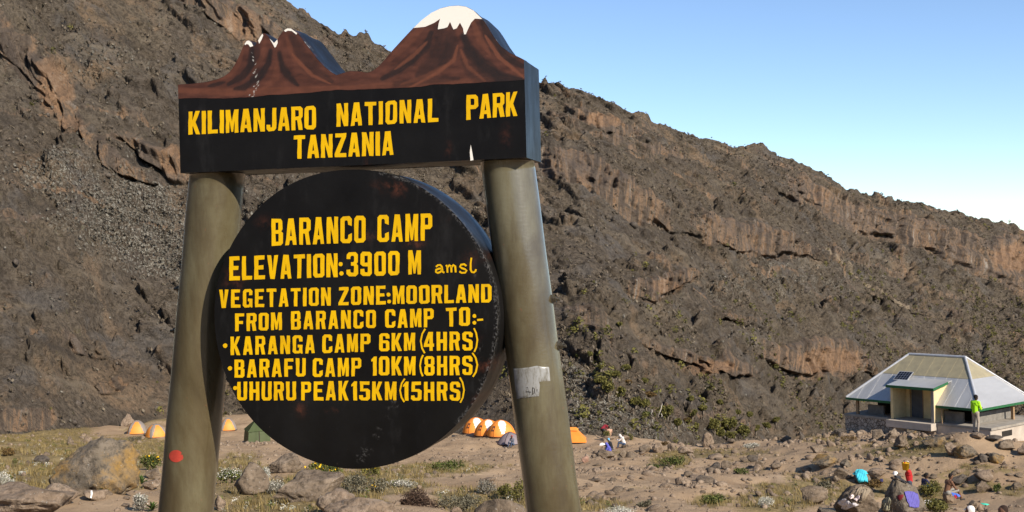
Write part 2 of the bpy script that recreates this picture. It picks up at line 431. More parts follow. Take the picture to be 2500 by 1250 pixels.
# boulders standing on the crest
for bx, by_, bw in ((858, 100, 13), (906, 96, 24), (893, 104, 12), (1588, 282, 14), (1340, 208, 16), (1672, 318, 6), (2150, 480, 34), (2090, 466, 18), (2460, 548, 40), (1850, 364, 40), (760, 36, 16)):
    dz = dz + (1 - sstep(0.2, 1.0, np.abs(C - bx + 4 * fbm(C / 9, T * 0, octv=2, seed=int(bx))) / bw)) * (1 - sstep(0.004, 0.03, np.abs(T - 0.995))) * min(bw, 22) * 0.075
Y2 = Y - outw * low; X2 = X + 0.25 * outw * low * np.sign(CX - C) * 0; Z2 = Z + dz * low
mp = np.stack([X2, Y2, Z2], -1).reshape(-1, 3)
_i = np.arange(T.size).reshape(T.shape)
_F = np.stack([_i[:-1, :-1], _i[:-1, 1:], _i[1:, 1:], _i[1:, :-1]], -1).reshape(-1, 4)
pale = np.zeros(T.shape)
for cx, cy, rx, ry, wgt in ((330, 540, 170, 110, 1.0), (430, 620, 80, 90, .9), (150, 440, 140, 60, .6), (1470, 1010, 150, 50, .7), (1390, 930, 60, 60, .7), (1600, 1050, 120, 30, .6), (720, 560, 140, 90, .8), (1900, 700, 300, 40, .35), (1950, 640, 200, 30, .3), (240, 160, 120, 60, .35)):
    q = ((Ppx - cx) / rx) ** 2 + ((Ppy - cy) / ry) ** 2
    pale = np.maximum(pale, wgt * np.exp(-np.maximum(q - 0.2, 0) * 1.3))
trail = np.zeros(T.shape)
tr = np.array([(1990, 605), (2040, 640), (2090, 690), (2130, 712), (2170, 735), (2210, 758)], float)
for (xa, ya), (xb, yb) in zip(tr[:-1], tr[1:]):
    s_ = np.clip(((Ppx - xa) * (xb - xa) + (Ppy - ya) * (yb - ya)) / ((xb - xa) ** 2 + (yb - ya) ** 2), 0, 1)
    trail = np.maximum(trail, 1 - sstep(1.5, 5, np.hypot(Ppx - xa - s_ * (xb - xa), Ppy - ya - s_ * (yb - ya)) + fbm(X / 5, Y / 5, seed=4) * 2))
warm = np.zeros(T.shape)
for cx, cy, rx, ry, wgt in ((2470, 628, 80, 48, 1), (2360, 600, 60, 26, .5), (1470, 300, 70, 26, .9), (1400, 428, 70, 24, .6), (1990, 480, 40, 30, .7), (1900, 868, 70, 30, .7), (2010, 880, 110, 46, 1), (1730, 895, 80, 26, 1), (1620, 700, 60, 30, .8), (140, 230, 60, 90, .9), (190, 330, 50, 60, .9), (600, 75, 70, 60, .8), (430, 395, 50, 40, .8), (30, 110, 50, 60, .6), (300, 935, 30, 20, .7), (110, 1012, 40, 18, .6), (1560, 375, 60, 20, .6), (1450, 800, 40, 60, .5)):
    warm = np.maximum(warm, wgt * np.exp(-np.maximum(((Ppx - cx) / rx) ** 2 + ((Ppy - cy) / ry) ** 2 - 0.3, 0) * 1.6))

t = NT('mountain_rock', 0.95, 0.08)
a1 = t.noise(0.05, 4, 0.6); a2 = t.noise(0.32, 6, 0.68); a3 = t.noise(1.7, 6, 0.72); a4 = t.noise(6.0, 3, 0.6)
base = t.ramp(a2, [(0.28, (0.076, 0.062, 0.049)), (0.45, (0.118, 0.096, 0.075)), (0.6, (0.154, 0.126, 0.097)), (0.78, (0.225, 0.184, 0.135))])
base = t.mix(t.ramp(a1, [(0.4, 0.0), (0.62, 0.5)]), base, (0.165, 0.128, 0.085))
base = t.mix(t.ramp(a3, [(0.40, 0.8), (0.56, 0.0)]), base, (0.052, 0.042, 0.031))  # dark crevices put into the colour where the bump noise dips
spk = t.ramp(t.noise(2.6, 3, 0.6, loc=(5, 1, 8)), [(0.52, 0.0), (0.62, 1.0)])
sel = t.ramp(t.math('ADD', t.math('MULTIPLY', t.attr('pale'), 0.62), t.noise(0.18, 3)), [(0.62, 0.0), (0.9, 1.0)])
base = t.mix(t.math('MULTIPLY', spk, sel), base, (0.34, 0.32, 0.265))
gsel = t.ramp(t.noise(0.6, 4, 0.6, loc=(9, 4, 2)), [(0.6, 0.0), (0.68, 0.6)])
base = t.mix(t.math('MULTIPLY', gsel, spk), base, (0.10, 0.095, 0.028))
cv = t.n('ShaderNodeCombineXYZ'); t.t.links.new(t.attr('arc'), cv.inputs[0]); t.t.links.new(t.attr('hz'), cv.inputs[2])
vs = t.noise(0.95, 6, 0.68, vec=cv.outputs[0], stretch=(1.0, 1.0, 0.10), dist=0.6); vs2 = t.noise(0.16, 4, 0.6, loc=(3, 7, 1))
ck = t.ramp(vs, [(0.30, (0.045, 0.036, 0.030)), (0.41, (0.12, 0.092, 0.07)), (0.48, (0.17, 0.13, 0.095)), (0.54, (0.32, 0.20, 0.115)), (0.60, (0.20, 0.155, 0.115)), (0.70, (0.44, 0.38, 0.31))])
ck = t.mix(t.ramp(vs2, [(0.45, 0.0), (0.62, 0.85)]), ck, t.ramp(vs, [(0.3, (0.075, 0.06, 0.05)), (0.7, (0.21, 0.165, 0.13))]))
ck = t.mix(t.ramp(a3, [(0.36, 0.75), (0.5, 0.0)]), ck, (0.075, 0.055, 0.042))  # same crevice darkness in the cliff colour
cm = t.math('ADD', t.attr('cliff'), t.math('MULTIPLY', t.math('SUBTRACT', a2, 0.5), 1.5))
pt = t.noise(0.085, 6, 0.66, loc=(31, 12, 5), dist=0.8)
base = t.mix(t.ramp(pt, [(0.55, 0.0), (0.66, 0.6)]), base, t.ramp(a3, [(0.35, (0.11, 0.08, 0.055)), (0.5, (0.25, 0.175, 0.11)), (0.65, (0.32, 0.205, 0.12))]))
base = t.mix(t.ramp(t.noise(0.11, 5, 0.6, loc=(3, 52, 15), dist=0.5), [(0.56, 0.0), (0.64, 0.6)]), base, t.ramp(a3, [(0.3, (0.085, 0.076, 0.068)), (0.7, (0.165, 0.15, 0.135))]))
sv = t.n('ShaderNodeCombineXYZ'); t.t.links.new(t.math('MULTIPLY', t.attr('arc'), 0.22), sv.inputs[0]); t.t.links.new(t.math('ADD', t.attr('hz'), t.math('MULTIPLY', t.attr('arc'), 0.36)), sv.inputs[2])
stn = t.noise(0.30, 6, 0.66, vec=sv.outputs[0], dist=0.7)
base = t.mix(t.ramp(stn, [(0.30, 0.65), (0.46, 0.0)]), base, (0.058, 0.049, 0.041))
base = t.mix(t.ramp(stn, [(0.56, 0.0), (0.70, 0.6)]), base, (0.225, 0.185, 0.135))
c1 = t.mix(t.ramp(cm, [(0.40, 0.0), (0.62, 0.9)]), base, ck)
wf = t.ramp(t.math('ADD', t.math('MULTIPLY', t.attr('warm'), 0.55), t.math('ADD', t.math('MULTIPLY', vs, 0.5), t.math('MULTIPLY', a2, 0.35))), [(0.74, 0.0), (0.92, 0.62)])
c1 = t.mix(wf, c1, t.ramp(t.math('ADD', t.math('MULTIPLY', a3, 0.5), t.math('MULTIPLY', vs, 0.5)), [(0.36, (0.11, 0.075, 0.05)), (0.48, (0.27, 0.16, 0.092)), (0.56, (0.36, 0.215, 0.12)), (0.66, (0.40, 0.29, 0.19))]))
c1 = t.mix(t.math('MULTIPLY', t.attr('trail'), 0.7), c1, (0.33, 0.26, 0.18))
t.col(c1)
t.bump(t.math('ADD', t.math('MULTIPLY', a3, 1.0), t.math('MULTIPLY', a4, 0.5)), 1.0, 0.8)
M['mountain'] = t.m
mme = mesh_np('mountain', mp, _F, M['mountain'], True, {'arc': ARC.ravel() * np.ones(T.shape).ravel() if ARC.shape == T.shape else np.broadcast_to(ARC, T.shape).ravel(), 'hz': Z.ravel(), 'cliff': rock.ravel(), 'pale': pale.ravel(), 'warm': warm.ravel(), 'trail': trail.ravel()})
tag(link('mountain', mme), kind='structure')
def mount_at(px, py):
    """nearest displaced mountain vertex to a pixel (visible side)"""
    j = int(np.clip(round((px - mpx[0]) / (mpx[1] - mpx[0])), 0, ncol - 1))
    for _ in range(3):
        P = np.stack([X2[:, j], Y2[:, j], Z2[:, j]], -1)
        qx, qy = px_of(P)
        i = int(np.argmin(np.abs(qy - py)[:nrow - 30]))
        j = int(np.clip(j + round((px - qx[i]) / (mpx[1] - mpx[0])), 0, ncol - 1))
    return np.array([X2[i, j], Y2[i, j], Z2[i, j]])

# the rest of the valley round the viewer: same slopes going on outside the frame
aa = np.radians(np.linspace(33.5, 326.5, 150)); rr_ = np.r_[np.linspace(9, 60, 14), 60 + np.linspace(0, 1, 30)[1:] ** 1.2 * 380]
RR, AA = np.meshgrid(rr_, aa, indexing='ij')
hx, hy = RR * np.sin(AA), RR * np.cos(AA)
adeg = np.degrees(AA)
hh = np.interp(adeg, [33, 60, 110, 150, 190, 240, 290, 327], [4, 10, 22, 26, 40, 60, 95, 105])
hz_ = H0(np.clip(hx, -60, 60), np.clip(hy, -6, 140)) * np.exp(-RR / 400) - 0.35 + hh * sstep(60, 300, RR) + fbm(hx / 40, hy / 40, octv=4, seed=66) * 4 * sstep(20, 120, RR)
_i = np.arange(RR.size).reshape(RR.shape)
_F = np.stack([_i[:-1, :-1], _i[1:, :-1], _i[1:, 1:], _i[:-1, 1:]], -1).reshape(-1, 4)
hz_ = np.where((RR < 45), np.minimum(hz_, -2.6 - 0.06 * RR), hz_)
z0 = np.zeros(RR.size)
tag(link('surrounding_hills', mesh_np('surrounding_hills', np.stack([hx, hy, hz_], -1).reshape(-1, 3), _F, M['mountain'], True, {'arc': (AA * 150).ravel(), 'hz': hz_.ravel(), 'cliff': z0, 'pale': z0, 'warm': z0, 'trail': z0})), kind='structure')

# ------------------------------------------------------------------ the sign
SA = math.radians(13.3)
SN = np.array([-math.sin(SA), -math.cos(SA), 0.0])        # front normal
SU = np.array([math.cos(SA), -math.sin(SA), 0.0])         # to the right along the board
SZ = np.array([0.0, 0.0, 1.0])
SP = ray(870, 625) * 4.6
def sl_(px, py, off=0.0):
    """sign-plane coordinates (a, b) of a pixel; off = metres in front of the board's face"""
    r = ray(px, py)
    P = r * (((SP + SN * off) @ SN) / (r @ SN))
    return float((P - SP) @ SU), float((P - SP) @ SZ)
sign = empty('park_sign', tuple(SP + SU * -0.02 + np.array([0, 0, -1.97 - SP[2]])))
sign_M = Matrix(((SU[0], -SN[0], 0, SP[0]), (SU[1], -SN[1], 0, SP[1]), (0, 0, 1, SP[2]), (0, 0, 0, 1)))   # x along, y back, z up
SIGN_LOC = sign.matrix_basis.inverted() @ sign_M
tag(sign, 'large black park sign on two green poles, yellow lettering and painted volcano on top', 'sign')
def signpart(name, me, parent=None):
    o = link(name, me, parent or sign)
    if parent is None: o.matrix_local = SIGN_LOC
    return o

t = NT('black_sign_paint', 0.38, 0.16)
nz = t.noise(3.0, 5, 0.6); ns = t.noise(9, 6, 0.7, stretch=(1, 1, 0.35)); rs = t.noise(5.5, 6, 0.66, loc=(3.1, 0, 1.7))
bc = t.ramp(nz, [(0.3, (0.0045, 0.0042, 0.004)), (0.7, (0.010, 0.0095, 0.009))])
bc = t.mix(t.ramp(ns, [(0.55, 0.0), (0.8, 0.5)]), bc, (0.03, 0.029, 0.028))
bc = t.mix(t.ramp(rs, [(0.78, 0.0), (0.84, 0.5)]), bc, (0.11, 0.032, 0.014))
bc = t.mix(t.ramp(t.noise(70, 3, 0.7, stretch=(1, 1, 0.3)), [(0.73, 0.0), (0.78, 0.45)]), bc, (0.16, 0.12, 0.09))
fn = t.noise(90, 4, 0.7); fn2 = t.noise(38, 5, 0.75, loc=(2, 5, 1))
bc = t.mix(t.math('MULTIPLY', t.attr('wear'), t.ramp(fn2, [(0.42, 0.0), (0.62, 1.0)])), bc, (0.17, 0.055, 0.03))
bc = t.mix(t.math('MULTIPLY', t.attr('chip'), t.ramp(fn, [(0.5, 0.0), (0.62, 1.0)])), bc, (0.40, 0.39, 0.37))
t.col(bc); t.rough(t.ramp(ns, [(0.3, 0.30), (0.8, 0.55)]))
t.bump(t.noise(14, 4, 0.6), 0.12, 0.01)
M['black'] = t.m
t = NT('yellow_lettering_paint', 0.5, 0.2)
t.col(t.mix(t.ramp(t.noise(26, 5, 0.7, stretch=(1, 1, 0.5)), [(0.56, 0.0), (0.74, 0.5)]), t.ramp(t.noise(8, 3), [(0.3, (0.64, 0.365, 0.001)), (0.7, (0.74, 0.44, 0.001))]), (0.42, 0.25, 0.012)))
t.bump(t.noise(60, 3), 0.15, 0.002)
M['yellow'] = t.m
t = NT('painted_volcano', 0.5, 0.35); t.col(t.mix(t.ramp(t.noise(40, 4, 0.7, stretch=(1, 1, 0.25)), [(0.4, 0.0), (0.8, 0.35)]), t.attr('paint', 'Color'), (0.05, 0.02, 0.012))); t.bump(t.noise(30, 4), 0.1, 0.003)
M['volcano'] = t.m
t = NT('white_snow_paint', 0.55, 0.3)
t.col(t.mix(t.ramp(t.noise(12, 5, 0.7), [(0.62, 0.0), (0.75, 0.35)]), (0.78, 0.74, 0.66), (0.55, 0.47, 0.38)))
M['snowpaint'] = t.m

# --- board with its mountain outline
def z2(x, y): return 420 + x / 2.717, y / 2.717
PROF = [(40, 560), (130, 555), (230, 543), (300, 525), (340, 510), (380, 480), (410, 440), (440, 385), (465, 325), (482, 285), (495, 270), (510, 267), (528, 280), (541, 308), (552, 304), (570, 268),
        (588, 236), (600, 222), (612, 217), (625, 226), (645, 250), (662, 268), (678, 284), (690, 280), (705, 250), (722, 224), (742, 200), (765, 187), (790, 188), (812, 200), (835, 220), (858, 250), (880, 280), (920, 332), (960, 386), (1010, 440),
        (1055, 478), (1092, 498), (1130, 485), (1180, 471), (1240, 472), (1298, 482), (1330, 470), (1370, 440), (1420, 385), (1470, 325), (1530, 260), (1600, 185), (1660, 130), (1720, 85), (1780, 55),
        (1840, 40), (1900, 36), (1950, 43), (2000, 68), (2060, 125), (2092, 172), (2132, 240), (2180, 305), (2240, 350), (2300, 378), (2335, 396)]
pab = np.array([sl_(*z2(*p)) for p in PROF])
a0, a1 = pab[0, 0], pab[-1, 0]
THK = 0.255
ncx = 300
ca = np.linspace(a0, a1, ncx)
ctop = np.interp(ca, pab[:, 0], pab[:, 1])
k3 = np.array([.25, .5, .25]); ctop[1:-1] = np.convolve(ctop, k3, 'valid')
BB = 0.3395
def board_mesh():
    V, F, wear, chip = [], [], [], []
    rows = 14
    for i in range(ncx):
        for j in range(rows + 1):
            V.append((ca[i], 0.0, BB + (ctop[i] - BB) * j / rows))
    for i in range(ncx - 1):
        for j in range(rows):
            k = i * (rows + 1) + j
            F.append((k, k + rows + 1, k + rows + 2, k + 1))
    nfront = len(V)
    # top skin, slightly uneven, folded plates
    dep = 6
    k0 = len(V)
    for i in range(ncx):
        for j in range(dep + 1):
            wv = 0.004 * math.sin(ca[i] * 31 + j) * math.sin(math.pi * j / dep)
            V.append((ca[i], THK * j / dep, ctop[i] + wv))
    for i in range(ncx - 1):
        for j in range(dep):
            k = k0 + i * (dep + 1) + j
            F.append((k, k + dep + 1, k + dep + 2, k + 1))
    k1 = len(V)   # bottom
    for i in range(0, ncx):
        V.append((ca[i], 0.0, BB)); V.append((ca[i], THK, BB + 0.002 * math.sin(ca[i] * 9)))
    for i in range(ncx - 1):
        k = k1 + 2 * i
        F.append((k, k + 1, k + 3, k + 2))
    k2 = len(V)   # back
    for i in range(ncx):
        V.append((ca[i], THK, BB)); V.append((ca[i], THK, ctop[i]))
    for i in range(ncx - 1):
        k = k2 + 2 * i
        F.append((k, k + 1, k + 3, k + 2))
    for i, fl in ((0, 1), (ncx - 1, -1)):
        k = len(V)
        V += [(ca[i], 0, BB), (ca[i], THK, BB), (ca[i], THK, ctop[i]), (ca[i], 0, ctop[i])]
        F.append((k, k + 1, k + 2, k + 3) if fl < 0 else (k, k + 3, k + 2, k + 1))
    V = np.array(V)
    wear = np.zeros(len(V)); chip = np.zeros(len(V))
    for a_, b_, r_ in ((sl_(*z2(1835, 985))[0], sl_(*z2(1835, 985))[1], .012), (sl_(*z2(2215, 900))[0], sl_(*z2(2215, 900))[1], .018), (sl_(*z2(1300, 1085))[0], sl_(*z2(1300, 1085))[1], .012)):
        q = np.hypot(V[:, 0] - a_, (V[:, 2] - b_) * .6); wear = np.maximum(wear, .2 * np.exp(-(q / r_) ** 2))
    # rust specks along the folded top edge
    ed = (np.abs(V[:, 1]) < 0.02) & (np.arange(len(V)) >= nfront)
    wear = np.maximum(wear, ed * 0.5 * sstep(0.2, 0.7, fbm(V[:, 0] * 40, V[:, 2] * 40, seed=8)))
    chip = np.maximum(chip, ed * 0.7 * sstep(0.35, 0.7, fbm(V[:, 0] * 60, V[:, 2] * 60, seed=12)))
    return V, F, wear, chip
V, F, wr, chp = board_mesh()
bm_ = mesh_np('board', V, np.array(F), M['black'], False, {'wear': wr, 'chip': chp})
board = signpart('board', bm_)
board['label'] = 'black box board cut to a twin peak mountain outline'

# painted volcano: a coat of paint following the outline, brushed by hand
lower = [(40, 655), (250, 655), (480, 645), (700, 632), (900, 615), (1080, 602), (1300, 596), (1500, 585), (1700, 568), (1900, 556), (2100, 545), (2250, 535), (2336, 527)]
lab = np.array([sl_(*z2(*p)) for p in lower])
clow = np.interp(ca, lab[:, 0], lab[:, 1]) + 0.0025 * fbm(ca * 12, ca * 0, seed=6)
ZX = np.array([(px_of(SP + SU * a)[0] - 420) * 2.717 for a in ca])
R_ = 56
vv = np.linspace(0, 1, R_)
A2 = np.repeat(ca[:, None], R_, 1); B2 = clow[:, None] + (ctop - 0.0008 - clow)[:, None] * vv[None, :]
W3 = SP[None, None] + SU * A2[..., None] + SZ * B2[..., None]
qx, qy = px_of(W3.reshape(-1, 3)); ZX, ZY = (qx.reshape(A2.shape) - 420) * 2.717, qy.reshape(A2.shape) * 2.717
pc = np.zeros(A2.shape + (3,)); pc[:] = (0.070, 0.025, 0.015)
gn = fbm(ZX / 70, ZY / 25, octv=4, seed=14)
pc *= (1 + 0.35 * gn)[..., None]
def stroke(pts, wd, colr, al, soft=0.6, streak=0.5):
    global pc
    pts = np.array(pts, float); best = np.full(A2.shape, 1e9); tpos = np.zeros(A2.shape)
    for k in range(len(pts) - 1):
        (xa, ya), (xb, yb) = pts[k], pts[k + 1]
        s_ = np.clip(((ZX - xa) * (xb - xa) + (ZY - ya) * (yb - ya)) / ((xb - xa) ** 2 + (yb - ya) ** 2), 0, 1)
        d_ = np.hypot(ZX - xa - s_ * (xb - xa), ZY - ya - s_ * (yb - ya))
        tpos = np.where(d_ < best, (k + s_) / (len(pts) - 1), tpos); best = np.minimum(best, d_)
    w_ = wd * (0.45 + 0.9 * np.sin(np.pi * np.clip(tpos * .9 + .08, 0, 1))) * (1 + streak * 0.4 * fbm(tpos * 9, best / wd * 3, seed=int(wd)))
    m = al * (1 - sstep(1 - soft, 1.15, best / np.maximum(w_, 1))) * (1 - 0.35 * streak * (0.5 + 0.5 * fbm(best / 5, tpos * 3, seed=3)))
    pc = pc * (1 - m)[..., None] + np.array(colr) * m[..., None]
DK, LT = (0.010, 0.008, 0.007), (0.16, 0.055, 0.028)
for p_, w_, c_, al in [
    ([(40, 600), (400, 610), (800, 600), (1100, 580)], 26, LT, .45), ([(1100, 585), (1500, 560), (1900, 545), (2330, 500)], 20, LT, .35),
    ([(530, 320), (525, 430), (470, 505), (375, 560)], 26, DK, .9), ([(655, 335), (640, 420), (590, 500), (480, 580), (415, 590)], 24, DK, .92), ([(560, 300), (560, 420), (530, 540)], 34, DK, .6),
    ([(712, 350), (730, 440), (780, 515), (835, 565)], 24, DK, .92), ([(800, 250), (860, 370), (960, 490), (1060, 540)], 44, DK, .55), ([(240, 572), (300, 560), (350, 545)], 12, DK, .7),
    ([(620, 260), (600, 380), (520, 500)], 18, LT, .25), ([(700, 420), (690, 520), (600, 590)], 22, LT, .3), ([(800, 360), (850, 420), (930, 500), (1050, 555)], 12, LT, .8), ([(760, 250), (790, 340), (820, 420)], 18, LT, .35), ([(470, 330), (440, 430), (380, 500), (240, 555)], 16, LT, .3),
    ([(1720, 215), (1690, 300), (1600, 390), (1500, 470), (1395, 522)], 30, DK, .9), ([(1780, 190), (1790, 300), (1750, 400), (1640, 500)], 70, DK, .62), ([(1860, 200), (1850, 330), (1780, 440)], 46, DK, .55),
    ([(1935, 240), (1975, 340), (2060, 430), (2180, 515), (2320, 530)], 42, DK, .95), ([(2060, 140), (2110, 260), (2200, 370), (2325, 440)], 38, DK, .8), ([(1930, 400), (2000, 500), (2150, 540)], 34, DK, .55), ([(1480, 560), (1700, 530), (1900, 520)], 26, DK, .5),
    ([(1690, 280), (1600, 370), (1480, 460)], 12, LT, .7), ([(1660, 180), (1560, 290), (1440, 400)], 26, LT, .35), ([(1895, 300), (1870, 400), (1750, 490), (1560, 590)], 12, LT, .75), ([(1915, 330), (1960, 440), (2080, 540)], 12, LT, .6),
    ([(2080, 240), (2170, 380), (2335, 515)], 14, LT, .85), ([(2000, 150), (2040, 260), (2110, 360)], 22, LT, .45), ([(1840, 420), (1700, 500), (1520, 560)], 14, LT, .4)]:
    stroke(p_, w_, c_, al)
fl = (np.abs(ZX - np.interp(ZY, [310, 400, 470, 560, 640], [540, 545, 545, 565, 525])) < 16) & (ZY > 300)
flk = 0.7 * fl * sstep(0.6, 0.75, fbm(ZX / 5, ZY / 7, octv=2, seed=5))
pc = pc * (1 - flk)[..., None] + np.array((.6, .58, .52)) * flk[..., None]
VV = np.stack([A2, np.full(A2.shape, -0.0009), B2], -1).reshape(-1, 3)
_i = np.arange(ncx * R_).reshape(ncx, R_)
_F = np.stack([_i[:-1, :-1], _i[1:, :-1], _i[1:, 1:], _i[:-1, 1:]], -1).reshape(-1, 4)
o = signpart('painted_mountain', mesh_np('painted_mountain', VV, _F, M['volcano'], False, {'paint': pc.reshape(-1, 3)}), board)
o['label'] = 'brown and black brushed volcano painting'

def poly_mesh(name, rings, yoff, mat):
    """flat shape with holes on the sign plane"""
    loops = [[Vector((x, 0, z)) for x, z in r] for r in rings]
    flat = [v for l in loops for v in l]
    tris = tessellate_polygon([[Vector((v.x, v.z, 0)) for v in l] for l in loops])
    return [(v.x, yoff, v.z) for v in flat], [list(t_) for t_ in tris]
snow = [(1602, 186), (1660, 131), (1720, 86), (1780, 57), (1840, 42), (1900, 38), (1950, 45), (2000, 70), (2059, 127), (2010, 124), (1985, 150), (1962, 198), (1949, 228), (1938, 228), (1931, 188), (1911, 151), (1889, 188), (1868, 196), (1859, 178), (1845, 145), (1828, 180), (1806, 188), (1764, 195), (1769, 160), (1779, 125), (1740, 152), (1680, 178)]
v_, f_ = poly_mesh('s', [[sl_(*z2(*p)) for p in snow]], -0.0018, None)
o = signpart('snow_cap', pyd('snow_cap', v_, f_, M['snowpaint']), board); o['label'] = 'white painted snow cap with drips'
for poly in ([(482, 292), (497, 272), (512, 269), (530, 284), (540, 306), (520, 312), (508, 296), (496, 292), (488, 300)], [(572, 270), (590, 238), (602, 224), (606, 236), (596, 262), (580, 290)],
             [(648, 256), (664, 271), (678, 286), (700, 262), (702, 285), (690, 312), (682, 316), (672, 296)], [(744, 202), (766, 189), (790, 190), (832, 220), (826, 230), (796, 206), (770, 204), (752, 212)]):
    v_, f_ = poly_mesh('s', [[sl_(*z2(*p)) for p in poly]], -0.0018, None)
    signpart('snow_fleck', pyd('snow_fleck', v_, f_, M['snowpaint']), board)
# loose stone lying on the shoulder of the board, white chip on the front
v_, f_ = poly_mesh('s', [[sl_(*z2(*p)) for p in [(1982, 960), (1990, 1000), (2000, 1062), (1980, 1066), (1976, 1010)]]], -0.0012, None)
signpart('paint_chip', pyd('paint_chip', v_, f_, M['snowpaint']), board)

# --- round disc
DOFF = 0.045
dc = np.array([-0.0086, -0.2324]); DR = 0.5555
def disc_mesh():
    n, rg = 160, 40
    V, F = [(dc[0], -DOFF, dc[1])], []
    rr = lambda t_: DR * (1 + 0.0028 * math.sin(3 * t_ + 1) + 0.0018 * math.sin(7 * t_))
    for k in range(1, rg + 1):
        for j in range(n):
            t_ = 2 * math.pi * j / n; r_ = rr(t_) * k / rg
            V.append((dc[0] + r_ * math.cos(t_), -DOFF + 0.0006 * math.sin(9 * t_) * (k / rg) ** 4, dc[1] + r_ * math.sin(t_)))
    for j in range(n):
        F.append((0, 1 + (j + 1) % n, 1 + j))
    for k in range(rg - 1):
        for j in range(n):
            a, b = 1 + k * n + j, 1 + k * n + (j + 1) % n
            F.append((a, b, b + n, a + n))
    dep = 5; k0 = len(V); TD = 0.235
    for q in range(dep + 1):
        for j in range(n):
            t_ = 2 * math.pi * j / n
            r_ = rr(t_) * (1 + (0.004 * math.sin(5 * t_ + q) if 0 < q < dep else 0))
            V.append((dc[0] + r_ * math.cos(t_), -DOFF + TD * q / dep, dc[1] + r_ * math.sin(t_)))
    for q in range(dep):
        for j in range(n):
            a, b = k0 + q * n + j, k0 + q * n + (j + 1) % n
            F.append((a, b, b + n, a + n))
    F.append(tuple(k0 + dep * n + j for j in range(n)))
    return V, F, k0
V, F, k0 = disc_mesh()
me = bpy.data.meshes.new('disc'); me.from_pydata(V, [], F); me.materials.append(M['black'])
Va = np.array(V); wear = np.zeros(len(V)); chip = np.zeros(len(V))
def z3(x, y): return 500 + x / 3.29, 400 + y / 3.29
def z4(x, y): return 500 + x / 3.29, 780 + y / 3.29
def sd(p): return sl_(*p, DOFF)
nzz = fbm(Va[:, 0] * 22, Va[:, 2] * 22, octv=4, seed=19)
nz2 = fbm(Va[:, 0] * 60, Va[:, 2] * 40, octv=3, seed=29)
for p_, rx, rz, al in ((z3(1560, 190), .07, .02, .9), (z3(1850, 170), .05, .04, .35), (z3(1680, 650), .03, .025, .7), (z3(1330, 590), .04, .02, .4), (z4(770, 700), .022, .022, .85), (z4(2250, 290), .025, .05, .9), (z4(2240, 420), .02, .06, .6),
                       (z3(230, 950), .03, .05, .5), (z3(2180, 790), .04, .03, .5), (z3(1930, 390), .02, .02, .4), (z4(1030, 735), .04, .004, .6), (z3(480, 470), .03, .02, .3), (z4(2160, 620), .02, .04, .4)):
    a_, b_ = sd(p_)
    q = ((Va[:, 0] - a_) / rx) ** 2 + ((Va[:, 2] - b_) / rz) ** 2
    wear = np.maximum(wear, .65 * al * np.exp(-q * 0.8) * sstep(-0.35, 0.5, nzz))
for l_ in ([z4(1560, 620), z4(1450, 790), z4(1380, 920), z4(1300, 1050), z4(1230, 1160)], [z3(2150, 870), z3(2160, 960), z3(2165, 1180)], [z4(2195, 190), z4(2205, 500)]):
    pl_ = np.array([sd(p) for p in l_])
    for k in range(len(pl_) - 1):
        ab = pl_[k + 1] - pl_[k]; s_ = np.clip(((Va[:, [0, 2]] - pl_[k]) @ ab) / (ab @ ab), 0, 1)
        q = np.hypot(*(Va[:, [0, 2]] - pl_[k] - s_[:, None] * ab).T)
        chip = np.maximum(chip, 0.2 * (1 - sstep(0.002, 0.012, q)) * sstep(-0.1, 0.5, nz2))
ang = np.arctan2(Va[:, 2] - dc[1], Va[:, 0] - dc[0])
edge = (np.hypot(Va[:, 0] - dc[0], Va[:, 2] - dc[1]) > DR * 0.985) & (Va[:, 1] < -DOFF + 0.01)
chip = np.maximum(chip, edge * 0.28 * (np.cos(ang - 0.3) > 0.5))
for nm, arr in (('wear', wear), ('chip', chip)):
    at_ = me.attributes.new(nm, 'FLOAT', 'POINT'); at_.data.foreach_set('value', arr.astype(np.float32))
for p in me.polygons: p.use_smooth = len(p.vertices) == 4 and p.vertices[0] >= k0
disc = signpart('disc', me)
disc['label'] = 'round black disc with yellow camp information hung below the board'

